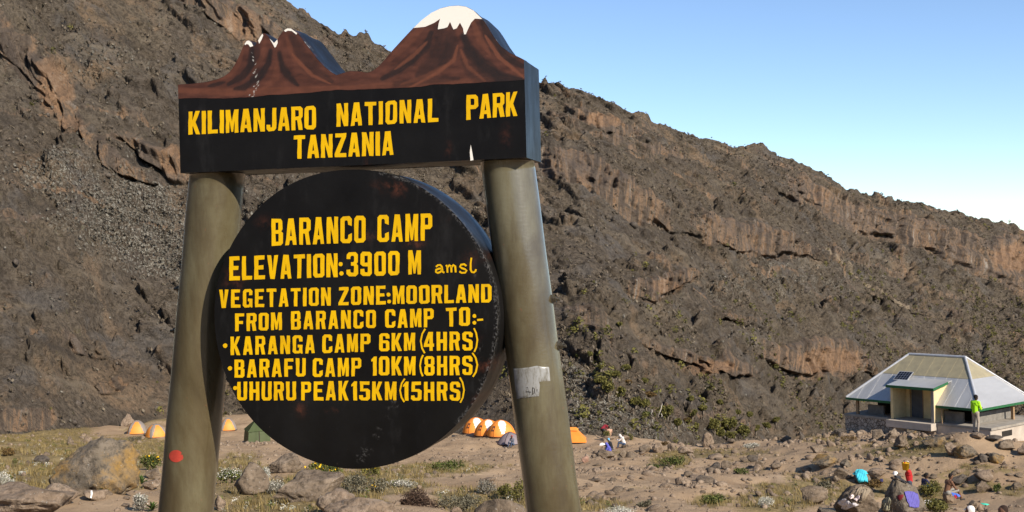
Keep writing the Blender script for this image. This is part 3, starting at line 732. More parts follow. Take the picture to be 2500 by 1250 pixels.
# --- hand-painted block lettering
G = {
 'A': (10, [[(0, 0), (2.7, 20), (7.3, 20), (10, 0), (6.7, 0), (6.2, 3.6), (3.8, 3.6), (3.3, 0)], [(4.2, 6.6), (5.0, 12.5), (5.8, 6.6)]]),
 'B': (10, [[(0, 0), (0, 20), (8, 20), (9.6, 18.2), (9.6, 12), (8.5, 10.4), (10, 9), (10, 1.8), (8.2, 0)], [(3.6, 3), (6.4, 3), (6.4, 8.8), (3.6, 8.8)], [(3.6, 11.6), (6.2, 11.6), (6.2, 17), (3.6, 17)]]),
 'C': (10, [[(10, 7.4), (10, 2), (8, 0), (2, 0), (0, 2), (0, 18), (2, 20), (8, 20), (10, 18), (10, 12.6), (6.6, 13.6), (6.6, 16), (6, 17), (4, 17), (3.5, 16), (3.5, 4), (4, 3), (6, 3), (6.6, 4), (6.6, 6.2)]]),
 'D': (10, [[(0, 0), (0, 20), (7.5, 20), (10, 17), (10, 3), (7.5, 0)], [(3.5, 3.2), (5.9, 3.2), (6.5, 4.2), (6.5, 15.8), (5.9, 16.8), (3.5, 16.8)]]),
 'E': (9.6, [[(0, 0), (0, 20), (9.2, 20), (9.2, 16.6), (3.6, 16.6), (3.6, 11.9), (8.2, 11.9), (8.2, 8.5), (3.6, 8.5), (3.6, 3.4), (9.6, 3.4), (9.6, 0)]]),
 'F': (9.2, [[(0, 0), (0, 20), (9.2, 20), (9.2, 16.6), (3.6, 16.6), (3.6, 11.6), (8.0, 11.6), (8.0, 8.2), (3.6, 8.2), (3.6, 0)]]),
 'G': (10, [[(10, 9.6), (10, 0), (8.4, 0), (7.7, 1.2), (6.6, 0), (2, 0), (0, 2), (0, 18), (2, 20), (8, 20), (10, 18), (10, 13.4), (6.6, 13.4), (6.6, 16), (6, 17), (4, 17), (3.5, 16), (3.5, 4), (4, 3), (6, 3), (6.6, 4), (6.6, 6.8), (5.2, 6.8), (5.2, 9.6)]]),
 'H': (10, [[(0, 0), (0, 20), (3.5, 20), (3.5, 11.8), (6.5, 11.8), (6.5, 20), (10, 20), (10, 0), (6.5, 0), (6.5, 8.4), (3.5, 8.4), (3.5, 0)]]),
 'I': (3.7, [[(0, 0), (0, 20), (3.7, 20), (3.7, 0)]]),
 'J': (8.5, [[(8.5, 20), (5, 20), (5, 4), (4.5, 3.2), (3.6, 3.2), (3.2, 4), (3.2, 5.6), (0, 5.6), (0, 1.8), (1.8, 0), (6.7, 0), (8.5, 2)]]),
 'K': (10, [[(0, 0), (0, 20), (3.5, 20), (3.5, 12), (6.3, 20), (9.8, 20), (6.2, 10.5), (10, 0), (6.5, 0), (3.9, 7.4), (3.5, 6.6), (3.5, 0)]]),
 'L': (9, [[(0, 0), (0, 20), (3.6, 20), (3.6, 3.4), (9, 3.4), (9, 0)]]),
 'M': (11, [[(0, 0), (0, 20), (3.7, 20), (5.5, 9.5), (7.3, 20), (11, 20), (11, 0), (7.9, 0), (7.9, 10.5), (6.3, 0.8), (4.7, 0.8), (3.1, 10.5), (3.1, 0)]]),
 'N': (10, [[(0, 0), (0, 20), (3.8, 20), (6.6, 9.2), (6.6, 20), (10, 20), (10, 0), (6.3, 0), (3.4, 11.2), (3.4, 0)]]),
 'O': (10, [[(2, 0), (0, 2), (0, 18), (2, 20), (8, 20), (10, 18), (10, 2), (8, 0)], [(3.5, 3.8), (4, 3.2), (6, 3.2), (6.5, 3.8), (6.5, 16.2), (6, 16.8), (4, 16.8), (3.5, 16.2)]]),
 'P': (10, [[(0, 0), (0, 20), (8, 20), (10, 18), (10, 10.4), (8, 8.4), (3.5, 8.4), (3.5, 0)], [(3.5, 11.6), (6.1, 11.6), (6.6, 12.2), (6.6, 16.4), (6.1, 17), (3.5, 17)]]),
 'R': (10, [[(0, 0), (0, 20), (8, 20), (10, 18), (10, 11.2), (8.5, 9.4), (10, 0), (6.5, 0), (4.9, 8.4), (3.5, 8.4), (3.5, 0)], [(3.5, 11.6), (6.1, 11.6), (6.6, 12.2), (6.6, 16.4), (6.1, 17), (3.5, 17)]]),
 'S': (10, [[(0, 6.2), (0, 2), (2, 0), (8, 0), (10, 2), (10, 9.4), (8.4, 11.4), (3.5, 13), (3.5, 16), (4, 17), (6, 17), (6.5, 16), (6.5, 14.2), (10, 14.2), (10, 18), (8, 20), (2, 20), (0, 18), (0, 12), (1.6, 10), (6.5, 8.2), (6.5, 4), (6, 3), (4, 3), (3.5, 4), (3.5, 6.2)]]),
 'T': (10, [[(3.2, 0), (3.2, 16.6), (0, 16.6), (0, 20), (10, 20), (10, 16.6), (6.8, 16.6), (6.8, 0)]]),
 'U': (10, [[(0, 20), (0, 2), (2, 0), (8, 0), (10, 2), (10, 20), (6.5, 20), (6.5, 4), (6, 3.2), (4, 3.2), (3.5, 4), (3.5, 20)]]),
 'V': (10, [[(0, 20), (3.7, 20), (5, 6.5), (6.3, 20), (10, 20), (7, 0), (3, 0)]]),
 'Z': (10, [[(0, 0), (0, 3), (5.8, 16.6), (0.4, 16.6), (0.4, 20), (10, 20), (10, 17), (4.2, 3.4), (10, 3.4), (10, 0)]]),
 '1': (5.4, [[(1.8, 0), (1.8, 15.2), (0, 14.6), (0, 16.8), (2.8, 20), (5.4, 20), (5.4, 0)]]),
 '3': (10, [[(0, 5.6), (0, 2), (2, 0), (8, 0), (10, 2), (10, 9), (8.6, 10.3), (10, 11.6), (10, 18), (8, 20), (2, 20), (0, 18), (0, 14.4), (3.4, 14.4), (3.4, 16), (4, 17), (6, 17), (6.5, 16), (6.5, 12.6), (6, 11.8), (4, 11.8), (4, 8.8), (6, 8.8), (6.5, 8), (6.5, 4), (6, 3), (4, 3), (3.4, 4), (3.4, 5.6)]]),
 '4': (10, [[(5.4, 0), (5.4, 4.2), (0, 4.2), (0, 7.4), (4.6, 20), (8.8, 20), (8.8, 7.6), (10, 7.6), (10, 4.2), (8.8, 4.2), (8.8, 0)], [(3.3, 7.6), (5.4, 7.6), (5.4, 13.8)]]),
 '5': (10, [[(0, 5.6), (0, 2), (2, 0), (8, 0), (10, 2), (10, 10.5), (8, 12.5), (3.8, 12.5), (3.8, 16.6), (9.6, 16.6), (9.6, 20), (.6, 20), (.6, 9.5), (6, 9.5), (6.5, 8.5), (6.5, 4), (6, 3), (4, 3), (3.4, 4), (3.4, 5.6)]]),
 '6': (10, [[(10, 14), (10, 18), (8, 20), (2, 20), (0, 18), (0, 2), (2, 0), (8, 0), (10, 2), (10, 10), (8, 12), (3.5, 12), (3.5, 16), (4, 17), (6, 17), (6.5, 16), (6.5, 14)], [(3.5, 3.2), (6.5, 3.2), (6.5, 9), (3.5, 9)]]),
 '8': (10, [[(2, 0), (0, 2), (0, 8.8), (1.3, 10.3), (0, 11.8), (0, 18), (2, 20), (8, 20), (10, 18), (10, 11.8), (8.7, 10.3), (10, 8.8), (10, 2), (8, 0)], [(3.5, 3.2), (6.5, 3.2), (6.5, 8.6), (3.5, 8.6)], [(3.5, 11.8), (6.5, 11.8), (6.5, 16.8), (3.5, 16.8)]]),
}
G['0'] = G['O']
G['9'] = (10, [[(10 - x, 20 - y) for x, y in r] for r in G['6'][1]])
rl = random.Random(4)
def wobble(ring, amp):
    out = []
    for i, p in enumerate(ring):
        q = ring[(i + 1) % len(ring)]
        L = math.hypot(q[0] - p[0], q[1] - p[1]); k = max(1, int(L / 4.5))
        for j in range(k):
            u = j / k
            out.append((p[0] + (q[0] - p[0]) * u + rl.uniform(-amp, amp), p[1] + (q[1] - p[1]) * u + rl.uniform(-amp, amp)))
    return out
class Text:
    """painted words; every word is a part of its own"""
    def __init__(s, off): s.off, s.w = off, []
    def put(s, rings_px, new=True):
        v, f = poly_mesh('t', [[sl_(x, y, s.off) for x, y in r] for r in rings_px], -s.off - 0.0011, None)
        if new or not s.w: s.w.append(([], []))
        V, F = s.w[-1]; k = len(V); V += v; F += [[i + k for i in t_] for t_ in f]
    def word(s, txt, x0, x1, t0, t1, b0, b1, gap=2.0):
        ws = [G[c][0] for c in txt]; tot = sum(ws) + gap * (len(txt) - 1); u = 0
        for n_, (c, wd) in enumerate(zip(txt, ws)):
            rings = []
            for r in G[c][1]:
                rr = []
                for gx, gy in wobble(r, 0.22):
                    fx = (u + gx) / tot; x = x0 + (x1 - x0) * fx
                    rr.append((x, (b0 + (b1 - b0) * fx) * (1 - gy / 20) + (t0 + (t1 - t0) * fx) * gy / 20))
                rings.append(rr)
            s.put(rings, n_ == 0); u += wd + gap
    def dot(s, x, y, r):
        s.put([[(x + r * (1 + rl.uniform(-.1, .1)) * math.cos(a * math.pi / 7), y + r * (1 + rl.uniform(-.1, .1)) * math.sin(a * math.pi / 7)) for a in range(14)]])
    def line(s, pts, wd, new=True):
        n = len(pts); L, Rr = [], []
        for i, (x, y) in enumerate(pts):
            xa, ya = pts[max(i - 1, 0)]; xb, yb = pts[min(i + 1, n - 1)]
            d = math.hypot(xb - xa, yb - ya); nx, ny = -(yb - ya) / d, (xb - xa) / d
            h = wd / 2 * rl.uniform(.88, 1.08)
            L.append((x + nx * h, y + ny * h)); Rr.append((x - nx * h, y - ny * h))
        s.put([L + Rr[::-1]], new)
    def done(s, label, parent):
        for V, F in s.w: signpart('lettering', pyd('lettering', V, F, M['yellow']), parent)
def W2(T_, txt, x0, x1, t0, t1, b0, b1, zf, zb=None, **k):
    (X0, Y0), (X1, Y1) = zf(x0, t0), zf(x1, t1)
    zb = zb or zf
    T_.word(txt, X0, X1, Y0, Y1, zb(x0, b0)[1], zb(x1, b1)[1], **k)
tx = Text(0.0)
W2(tx, 'KILIMANJARO', 110, 955, 740, 702, 893, 857, z2, gap=1.6); W2(tx, 'NATIONAL', 1092, 1766, 688, 652, 840, 808, z2, gap=2.2); W2(tx, 'PARK', 1953, 2293, 632, 608, 795, 768, z2, gap=1.2)
tx.done('yellow block capitals of the upper heading line', board)
tx = Text(0.0); W2(tx, 'TANZANIA', 808, 1470, 900, 868, 1055, 1028, z2, gap=1.8); tx.done('yellow block capitals of the second heading line', board)
tx = Text(DOFF); W2(tx, 'BARANCO', 537, 1293, 443, 416, 658, 632, z3, gap=2.2); W2(tx, 'CAMP', 1387, 1827, 410, 398, 630, 617, z3, gap=2.2); tx.done('yellow camp name, top line of the disc', disc)
tx = Text(DOFF); W2(tx, 'ELEVATION', 197, 1068, 745, 717, 937, 908, z3, gap=1.9); W2(tx, '3900', 1140, 1565, 710, 700, 905, 893, z3, gap=2.2); W2(tx, 'M', 1635, 1737, 695, 694, 888, 888, z3)
tx.dot(*z3(1092, 805), 5.2); tx.dot(*z3(1098, 880), 5.2)
Z_ = lambda pts: [z3(*p) for p in pts]
tx.line(Z_([(1858, 828), (1872, 814), (1892, 812), (1905, 826), (1908, 850), (1912, 868), (1925, 874)]), 4.6); tx.line(Z_([(1906, 840), (1880, 842), (1858, 852), (1856, 868), (1872, 876), (1894, 868), (1906, 852)]), 4.6)
tx.line(Z_([(1940, 812), (1948, 830), (1950, 874)]), 4.6); tx.line(Z_([(1950, 832), (1966, 814), (1980, 822), (1982, 872)]), 4.6); tx.line(Z_([(1982, 832), (1998, 812), (2012, 822), (2016, 872)]), 4.6)
tx.line(Z_([(2102, 820), (2084, 806), (2058, 810), (2050, 826), (2066, 838), (2090, 846), (2104, 858), (2092, 874), (2064, 876), (2046, 864)]), 4.6)
tx.line(Z_([(2142, 754), (2136, 800), (2136, 850), (2146, 870), (2162, 872), (2176, 860), (2178, 846)]), 4.6)
tx.done('yellow elevation line of the disc', disc)
tx = Text(DOFF); W2(tx, 'VEGETATION', 115, 1013, 1012, 992, 1158, 1138, z3, gap=2.6); W2(tx, 'ZONE', 1075, 1455, 991, 978, 1136, 1128, z3, gap=2.4); W2(tx, 'MOORLAND', 1510, 2305, 980, 965, 1128, 1112, z3, gap=2.0)
tx.dot(*z3(1476, 1050), 4.8); tx.dot(*z3(1482, 1106), 4.8); tx.done('yellow vegetation line of the disc', disc)
tx = Text(DOFF); W2(tx, 'FROM', 245, 620, 1202, 1192, 95, 84, z3, z4, gap=2.4); W2(tx, 'BARANCO', 693, 1375, 1184, 1172, 82, 68, z3, z4, gap=2.8); W2(tx, 'CAMP', 1450, 1840, 1170, 1160, 68, 60, z3, z4, gap=2.4); W2(tx, 'TO', 1937, 2130, 1156, 1151, 58, 50, z3, z4, gap=2.6)
tx.dot(*z3(2166, 1222), 4.6); tx.dot(*z4(2166, 26), 4.6); tx.line([z4(2188, 4), z4(2212, 2), z4(2236, 0)], 5.0); tx.done('yellow line introducing the distances', disc)
def paren(T_, x, yt, yb, bulge):
    T_.line([z4(x + bulge, yt), z4(x + bulge * .35, yt + (yb - yt) * .2), z4(x, yt + (yb - yt) * .5), z4(x + bulge * .3, yt + (yb - yt) * .8), z4(x + bulge * .9, yb)], 4.2)
tx = Text(DOFF); W2(tx, 'KARANGA', 208, 885, 138, 125, 287, 270, z4, gap=2.8); W2(tx, 'CAMP', 945, 1330, 122, 112, 270, 258, z4, gap=2.6); W2(tx, '6KM', 1402, 1690, 112, 105, 256, 250, z4, gap=2.2); W2(tx, '4HRS', 1760, 2152, 100, 97, 252, 247, z4, gap=2.6)
tx.dot(*z4(165, 210), 5.4); paren(tx, 1735, 75, 270, 36); paren(tx, 2190, 70, 260, -28); tx.done('yellow first distance line of the disc', disc)
tx = Text(DOFF); W2(tx, 'BARAFU', 240, 812, 322, 310, 467, 457, z4, gap=2.6); W2(tx, 'CAMP', 868, 1258, 312, 308, 462, 455, z4, gap=2.6); W2(tx, '10KM', 1337, 1693, 297, 297, 450, 447, z4, gap=2.2); W2(tx, '8HRS', 1765, 2150, 293, 292, 450, 445, z4, gap=2.6)
tx.dot(*z4(203, 392), 5.4); paren(tx, 1730, 285, 455, 24); paren(tx, 2190, 268, 460, -40); tx.done('yellow second distance line of the disc', disc)
tx = Text(DOFF); W2(tx, 'UHURU', 262, 733, 500, 498, 650, 650, z4, gap=2.4); W2(tx, 'PEAK', 775, 1155, 500, 492, 650, 650, z4, gap=2.6); W2(tx, '15KM', 1178, 1540, 497, 500, 650, 648, z4, gap=2.2); W2(tx, '15HRS', 1592, 2052, 500, 500, 652, 652, z4, gap=2.4)
tx.dot(*z4(245, 550), 5.0); paren(tx, 1569, 475, 662, 38); paren(tx, 2083, 465, 668, -34); tx.done('yellow third distance line of the disc', disc)

# --- poles
t = NT('olive_pole_paint', 0.33, 0.38)
pn = t.noise(3.0, 6, 0.66, stretch=(1, 1, 0.5), dist=0.4); pn2 = t.noise(14, 6, 0.7, stretch=(1, 1, 0.2)); pn3 = t.noise(26, 4, 0.7, loc=(5, 2, 0))
pcx = t.ramp(pn, [(0.30, (0.045, 0.033, 0.015)), (0.46, (0.088, 0.070, 0.036)), (0.60, (0.128, 0.112, 0.064)), (0.74, (0.165, 0.152, 0.098))])
pcx = t.mix(t.ramp(pn2, [(0.45, 0.0), (0.72, 0.7)]), pcx, (0.048, 0.033, 0.015))
pcx = t.mix(t.ramp(pn3, [(0.68, 0.0), (0.76, 0.55)]), pcx, (0.26, 0.085, 0.045))
t.col(pcx); t.rough(t.ramp(pn2, [(0.3, 0.24), (0.8, 0.42)]))
t.bump(t.math('ADD', t.noise(5, 3, stretch=(1, 1, 0.3)), t.math('MULTIPLY', t.noise(40, 3, stretch=(1, 1, 2.5)), 0.25)), 0.09, 0.03)
t.b.inputs['Coat Weight'].default_value = 0.8; t.b.inputs['Coat Roughness'].default_value = 0.11
M['pole'] = t.m
M['bolt'] = simple('bolt_steel', (0.10, 0.085, 0.06), 0.5, 0.3, 40, 0.3, metallic=0.6)
M['redpaint'] = simple('red_dot_paint', (0.42, 0.05, 0.03), 0.6, 0.2, 60)
t = NT('torn_sticker', 0.35, 0.5)
t.col(t.mix(t.ramp(t.noise(30, 5, 0.75, stretch=(1, 1, 0.3)), [(0.46, 0.0), (0.62, 0.9)]), (0.27, 0.27, 0.255), (0.10, 0.085, 0.05)))
M['sticker'] = t.m
M['ink'] = simple('scratched_ink', (0.03, 0.025, 0.02), 0.7, 0.1)
def pole(top_px, bot_px, label):
    (xl, xr, y0), (xl2, xr2, y1) = top_px, bot_px
    dep = 0.128
    at_, bt_ = sl_((xl + xr) / 2, y0, -dep); ab_, bb_ = sl_((xl2 + xr2) / 2, y1, -dep)
    d = np.array([ab_ - at_, 0, bb_ - bt_]); d = d / np.linalg.norm(d)
    top = np.array([at_, dep, BB - 0.001]) if True else None
    top = np.array([at_, dep, bt_]) + d * ((BB - 0.0015 - bt_) / d[2])
    zb = -2.35 - SP[2]
    bot = top + d * ((zb - top[2]) / d[2])
    w0 = abs(sl_(xr, y0, -dep)[0] - sl_(xl, y0, -dep)[0]); r_ = w0 / 2 * math.cos(math.radians(16))
    n, seg = 64, 60
    V, F = [], []
    ax = np.array([1.0, 0, 0]); ax -= d * (ax @ d); ax /= np.linalg.norm(ax); ay = np.cross(d, ax)
    for k in range(seg + 1):
        c_ = top + (bot - top) * k / seg
        for j in range(n):
            t_ = 2 * math.pi * j / n
            p_ = c_ + (ax * math.cos(t_) + ay * math.sin(t_)) * r_ * (1 + 0.006 * math.sin(k * .7 + t_ * 2))
            if k == 0: p_ = p_ - d * (p_[2] - (BB - 0.0015)) / d[2]
            V.append(p_)
    for k in range(seg):
        for j in range(n):
            a, b = k * n + j, k * n + (j + 1) % n
            F.append((a, a + n, b + n, b))
    F2 = [tuple(f) for f in F] + [tuple(range(n))[::-1]]
    o = signpart('pole', pyd('pole', V, F2, M['pole'], True)); o['label'] = label
    return o, top, bot, d, ax, ay, r_
pl1 = pole((467, 594, 430), (385, 523, 1250), 'olive green steel pole with a red dot, left of the disc')
pl2 = pole((1174, 1307, 410), (1279, 1426, 1250), 'olive green steel pole with torn sticker, right of the disc')
def on_pole(P, px, py):
    """point of the pole's skin seen at a pixel, and its outward normal, in sign coordinates"""
    o, top, bot, d, ax, ay, r_ = P
    c0 = np.array([-(SP @ SU), SP @ SN, -SP[2]]); rr = ray(px, py); rv = np.array([rr @ SU, -(rr @ SN), rr[2]])
    w0 = c0 - top; a_ = rv - d * (rv @ d); b_ = w0 - d * (w0 @ d)
    A_, B_, C_ = a_ @ a_, 2 * a_ @ b_, b_ @ b_ - r_ * r_ * 1.012
    q = (-B_ - math.sqrt(max(B_ * B_ - 4 * A_ * C_, 0))) / (2 * A_)
    p = c0 + rv * q; nn = p - top; nn = nn - d * (nn @ d)
    return p, nn / np.linalg.norm(nn)
def pole_patch(P, name, poly, mat, lift=0.0012, step=4.0):
    xs, ys = [p[0] for p in poly], [p[1] for p in poly]
    vs, es = [Vector(p) for p in poly], [(i, (i + 1) % len(poly)) for i in range(len(poly))]
    import itertools
    for x in np.arange(min(xs), max(xs), step):
        for y in np.arange(min(ys), max(ys), step):
            vs.append(Vector((x + .3, y + .4)))
    r = delaunay_2d_cdt(vs, es, [list(range(len(poly)))], 1, 0.01)
    V = []
    for v in r[0]:
        p, nn = on_pole(P, v.x, v.y); V.append(p + nn * lift)
    o = signpart(name, pyd(name, V, [list(f) for f in r[2]], mat, True), P[0])
    return o
dotp = [(430 + 17 * math.cos(a * math.pi / 10) * (1 if a not in (0, 1, 19) else .75), 1113.5 + 15 * math.sin(a * math.pi / 10)) for a in range(20)]
pole_patch(pl1, 'paint_dot', dotp, M['redpaint'])['label'] = 'red painted dot'
pole_patch(pl1, 'paint_drip', [(441, 1110), (446, 1110), (448, 1118), (444, 1124), (440, 1118)], M['redpaint'])
stk = [(1254, 900), (1268, 899), (1290, 897), (1310, 893), (1340, 896), (1343, 930), (1316, 932), (1318, 940), (1316, 967), (1290, 970), (1262, 974), (1258, 940)]
pole_patch(pl2, 'sticker', stk, M['sticker'])['label'] = 'torn white sticker with a scratched name'
def zs(x, y): return 1230 + x / 11.9, 880 + y / 11.9
for ln in ([(655, 930), (675, 780), (700, 790), (735, 900), (770, 1010)], [(650, 905), (720, 910), (800, 920)], [(840, 780), (835, 990)], [(860, 785), (900, 830), (890, 950), (805, 1005)], [(920, 990), (945, 890), (970, 830), (1000, 930), (1010, 985)]):
    pts = [zs(*p) for p in ln]; hw = 0.8
    L = [(x - hw, y) for x, y in pts]; R2_ = [(x + hw, y + .3) for x, y in pts]
    if abs(pts[0][0] - pts[-1][0]) > abs(pts[0][1] - pts[-1][1]): L = [(x, y - hw) for x, y in pts]; R2_ = [(x, y + hw) for x, y in pts]
    pole_patch(pl2, 'scratch_mark', L + R2_[::-1], M['ink'], 0.0022, 50)
def bolt(P, px, py, side):
    o, top, bot, d, ax, ay, r_ = P
    p, nn = on_pole(P, px - side * 14, py)
    nn = np.array([side * 1.0, -0.05, 0.0]); p = top + d * ((p - top) @ d) + nn * r_ * 0.97
    b = MB(); q = p + nn * 0.018; e = p + nn * 0.03
    b.tube([p, p + nn * 0.006], 0.018, 12); b.tube([p + nn * 0.006, p + nn * 0.02], 0.0125, 6); b.tube([p + nn * 0.02, p + nn * 0.034], 0.006, 8)
    ob = b.build('bolt', M['bolt'], P[0])
for y in (725, 843): bolt(pl2, 1350, y, 1)
for y in (703, 810): bolt(pl1, 440, y, -1)
# welded brackets between disc and poles
for P, sx in ((pl1, -1), (pl2, 1)):
    for zz in (-0.12, -0.30):
        o_, top, bot, d, ax, ay, r_ = P
        c_ = top + d * ((zz - top[2]) / d[2])
        xe = dc[0] + sx * math.sqrt(DR ** 2 - (zz - dc[1]) ** 2)
        MB().tube([(xe - sx * 0.02, 0.12, zz), (c_[0], 0.12, zz)], 0.016, 8).build('bracket', M['bolt'], sign).matrix_local = SIGN_LOC

# ------------------------------------------------------------------ hut on the mound
HT = 0.906
hB = at(2390, 1000, 80.0); HL, HW, HP, HH = 10.39, 6.75, 2.985, 2.98
e1 = np.array([math.cos(HT), -math.sin(HT), 0]); e2 = np.array([math.sin(HT), math.cos(HT), 0])
hA = hB - HL * e1
FLOOR = -1.13
HM = Matrix(((e1[0], e2[0], 0, hA[0]), (e1[1], e2[1], 0, hA[1]), (0, 0, 1, hA[2]), (0, 0, 0, 1)))
hut = empty('mountain_hut', tuple(hA + (e1 * HL + e2 * HW) / 2 + np.array([0, 0, FLOOR - 1.3])))
tag(hut, 'grey block mountain hut with silver hipped roof and yellow skylight panels', 'hut')
HLOC = hut.matrix_basis.inverted() @ HM
def hx_at(px, py, y, z):
    """distance along the front at which local (x, y, z) falls on pixel column px"""
    xs = np.linspace(-2, HL + 2, 400); P = hA[None] + xs[:, None] * e1 + y * e2 + np.array([0, 0, z])
    return float(np.interp(px, px_of(P)[0], xs))
def hpart(name, mb, mat, parent=None, smooth=False):
    o = link(name, pyd(name, mb.V, mb.F, mat, smooth), parent or hut)
    if parent is None: o.matrix_local = HLOC
    return o
t = NT('corrugated_iron', 0.38, 0.5)
t.b.inputs['Metallic'].default_value = 0.35
t.col(t.mix(t.ramp(t.noise(1.2, 5, 0.6, stretch=(1, .2, .2)), [(0.35, 0.0), (0.7, 0.6)]), (0.50, 0.50, 0.49), (0.32, 0.32, 0.315)))
t.bump(t.noise(30, 2, .5, stretch=(1, .05, .05)), .5, .03)
M['iron'] = t.m
t = NT('skylight_sheet', 0.5, 0.4); t.col(t.mix(t.ramp(t.noise(1.6, 5, 0.65), [(0.35, 0.0), (0.7, 0.8)]), (0.33, 0.285, 0.175), (0.22, 0.195, 0.13)))
M['skylight'] = t.m
M['cap'] = simple('ridge_cap_iron', (0.50, 0.51, 0.52), 0.4, 0.15, 3, metallic=0.3)
M['green'] = simple('green_fascia_paint', (0.02, 0.11, 0.04), 0.6, 0.25, 4)
M['block'] = simple('grey_block', (0.20, 0.185, 0.16), 0.9, 0.3, 3, 0.4, bscale=9)
M['cream'] = simple('cream_render', (0.66, 0.52, 0.27), 0.85, 0.15, 2.5)
M['paleconc'] = simple('pale_concrete', (0.46, 0.40, 0.33), 0.9, 0.2, 1.5, 0.3)
M['conc'] = simple('grey_concrete', (0.30, 0.27, 0.225), 0.9, 0.25, 2.0, 0.4)
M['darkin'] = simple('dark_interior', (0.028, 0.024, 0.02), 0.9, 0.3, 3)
M['timber'] = simple('timber_post', (0.33, 0.215, 0.115), 0.8, 0.3, 8)
M['doorm'] = simple('grey_door', (0.10, 0.105, 0.11), 0.6, 0.2, 4)
t = NT('rubble_stone', 0.9, 0.2); t.col(t.mix(t.ramp(t.voro(4.2, feature='DISTANCE_TO_EDGE'), [(0.02, 1.0), (0.12, 0.0)]), t.ramp(t.noise(3, 4), [(0.3, (0.30, 0.245, 0.19)), (0.7, (0.48, 0.41, 0.33))]), (0.10, 0.08, 0.06))); t.bump(t.noise(5, 4), 0.8, 0.08)
M['rubble'] = t.m
def clip(poly, a, b, c):        # keep a*x+b*y<=c
    out = []
    for i in range(len(poly)):
        p, q = poly[i], poly[(i + 1) % len(poly)]
        fp, fq = a * p[0] + b * p[1] - c, a * q[0] + b * q[1] - c
        if fp <= 0: out.append(p)
        if fp * fq < 0:
            u = fp / (fp - fq); out.append((p[0] + (q[0] - p[0]) * u, p[1] + (q[1] - p[1]) * u))
    return out
def roof_plane(org, du, dv, length, nrm, sheet=0.86, gap=None, run=None):
    run = run or HP
    """du along the eave, dv up the slope (v = 0..1), hips run in by HP at each end"""
    org, du, dv, nrm = map(np.array, (org, du, dv, nrm))
    k = 0; x = 0.0
    while x < length - 0.01:
        for (v0, v1, mat, nm, sub) in ((0.0, 0.575, M['iron'], 'roof_sheet', 0), (0.565, 1.0, M['skylight'], 'skylight_panel', 1)):
            x1 = min(x + sheet + 0.04, length)
            poly = [(x, v0), (x1, v0), (x1, v1), (x, v1)]
            poly = clip(poly, -1, run, 0); poly = clip(poly, 1, run, length) if len(poly) > 2 else poly
            pieces = [poly]
            if gap and v0 == 0.0:      # the porch stands through this part of the roof
                pieces = [clip(poly, 1, 0, gap[0]), clip(poly, -1, 0, -gap[1]), clip(clip(clip(poly, -1, 0, -gap[0]), 1, 0, gap[1]), 0, -1, -gap[2])]
            for poly in pieces:
              if len(poly) < 3: continue
              V, F = [], []
              for lift in (0.0, 0.012):
                  for (px_, v_) in poly:
                    tilt = 0.014 * (px_ - x) / sheet + sub * 0.016 * (1 - (v_ - v0) / (v1 - v0))
                    V.append(org + du * px_ + dv * v_ + nrm * (lift + tilt + 0.02))
              n = len(poly); F = [list(range(n))[::-1], list(range(n, 2 * n))] + [[i, (i + 1) % n, n + (i + 1) % n, n + i] for i in range(n)]
              b = MB().add(V, F); o = hpart(nm, b, mat)
        x += sheet; k += 1
sn = lambda v: np.array(v) / np.linalg.norm(v)
xa, xb = hx_at(2177, 1000, -.18, -.5), hx_at(2281, 1000, -.18, -.5)
roof_plane((0, 0, 0), (1, 0, 0), (0, HW / 2, HH), HL, sn((0, -HH, HW / 2)), gap=(xa, xb, 1.46 / (HW / 2)))
roof_plane((HL, 0, 0), (0, 1, 0), (-HP, 0, HH), HW, sn((HH, 0, HP)), run=HW / 2)
roof_plane((HL, HW, 0), (-1, 0, 0), (0, -HW / 2, HH), HL, sn((0, HH, HW / 2)))
roof_plane((0, HW, 0), (0, -1, 0), (HP, 0, HH), HW, sn((-HH, 0, HP)), run=HW / 2)
rA, rB = (HP, HW / 2, HH + .06), (HL - HP, HW / 2, HH + .06)
for a_, b_ in (((0, 0, .05), rA), ((HL, 0, .05), rB), ((HL, HW, .05), rB), ((0, HW, .05), rA)):
    hpart('hip_cap', MB().tube([a_, b_], 0.085, 8), M['cap'])
hpart('ridge_cap', MB().tube([rA, rB], 0.09, 8), M['cap'])
for lo, hi in (((-.03, -.05, -.13), (xa - .03, -.01, .03)), ((xb + .01, -.05, -.13), (HL + .03, -.01, .03)), ((HL + .01, -.01, -.13), (HL + .05, HW + .01, .03)), ((-.03, HW + .01, -.13), (HL + .03, HW + .05, .03)), ((-.05, -.01, -.13), (-.01, HW + .01, .03))):
    hpart('fascia', MB().box(lo, hi), M['green'])
for lo, hi in (((0.02, 0.02, -.06), (xa - .02, 1.5, -.03)), ((xb + .02, .02, -.06), (HL - .02, 1.5, -.03)), ((.02, 1.503, -.06), (HL - .02, HW - .02, -.03))):
    hpart('soffit', MB().box(lo, hi), M['timber'])
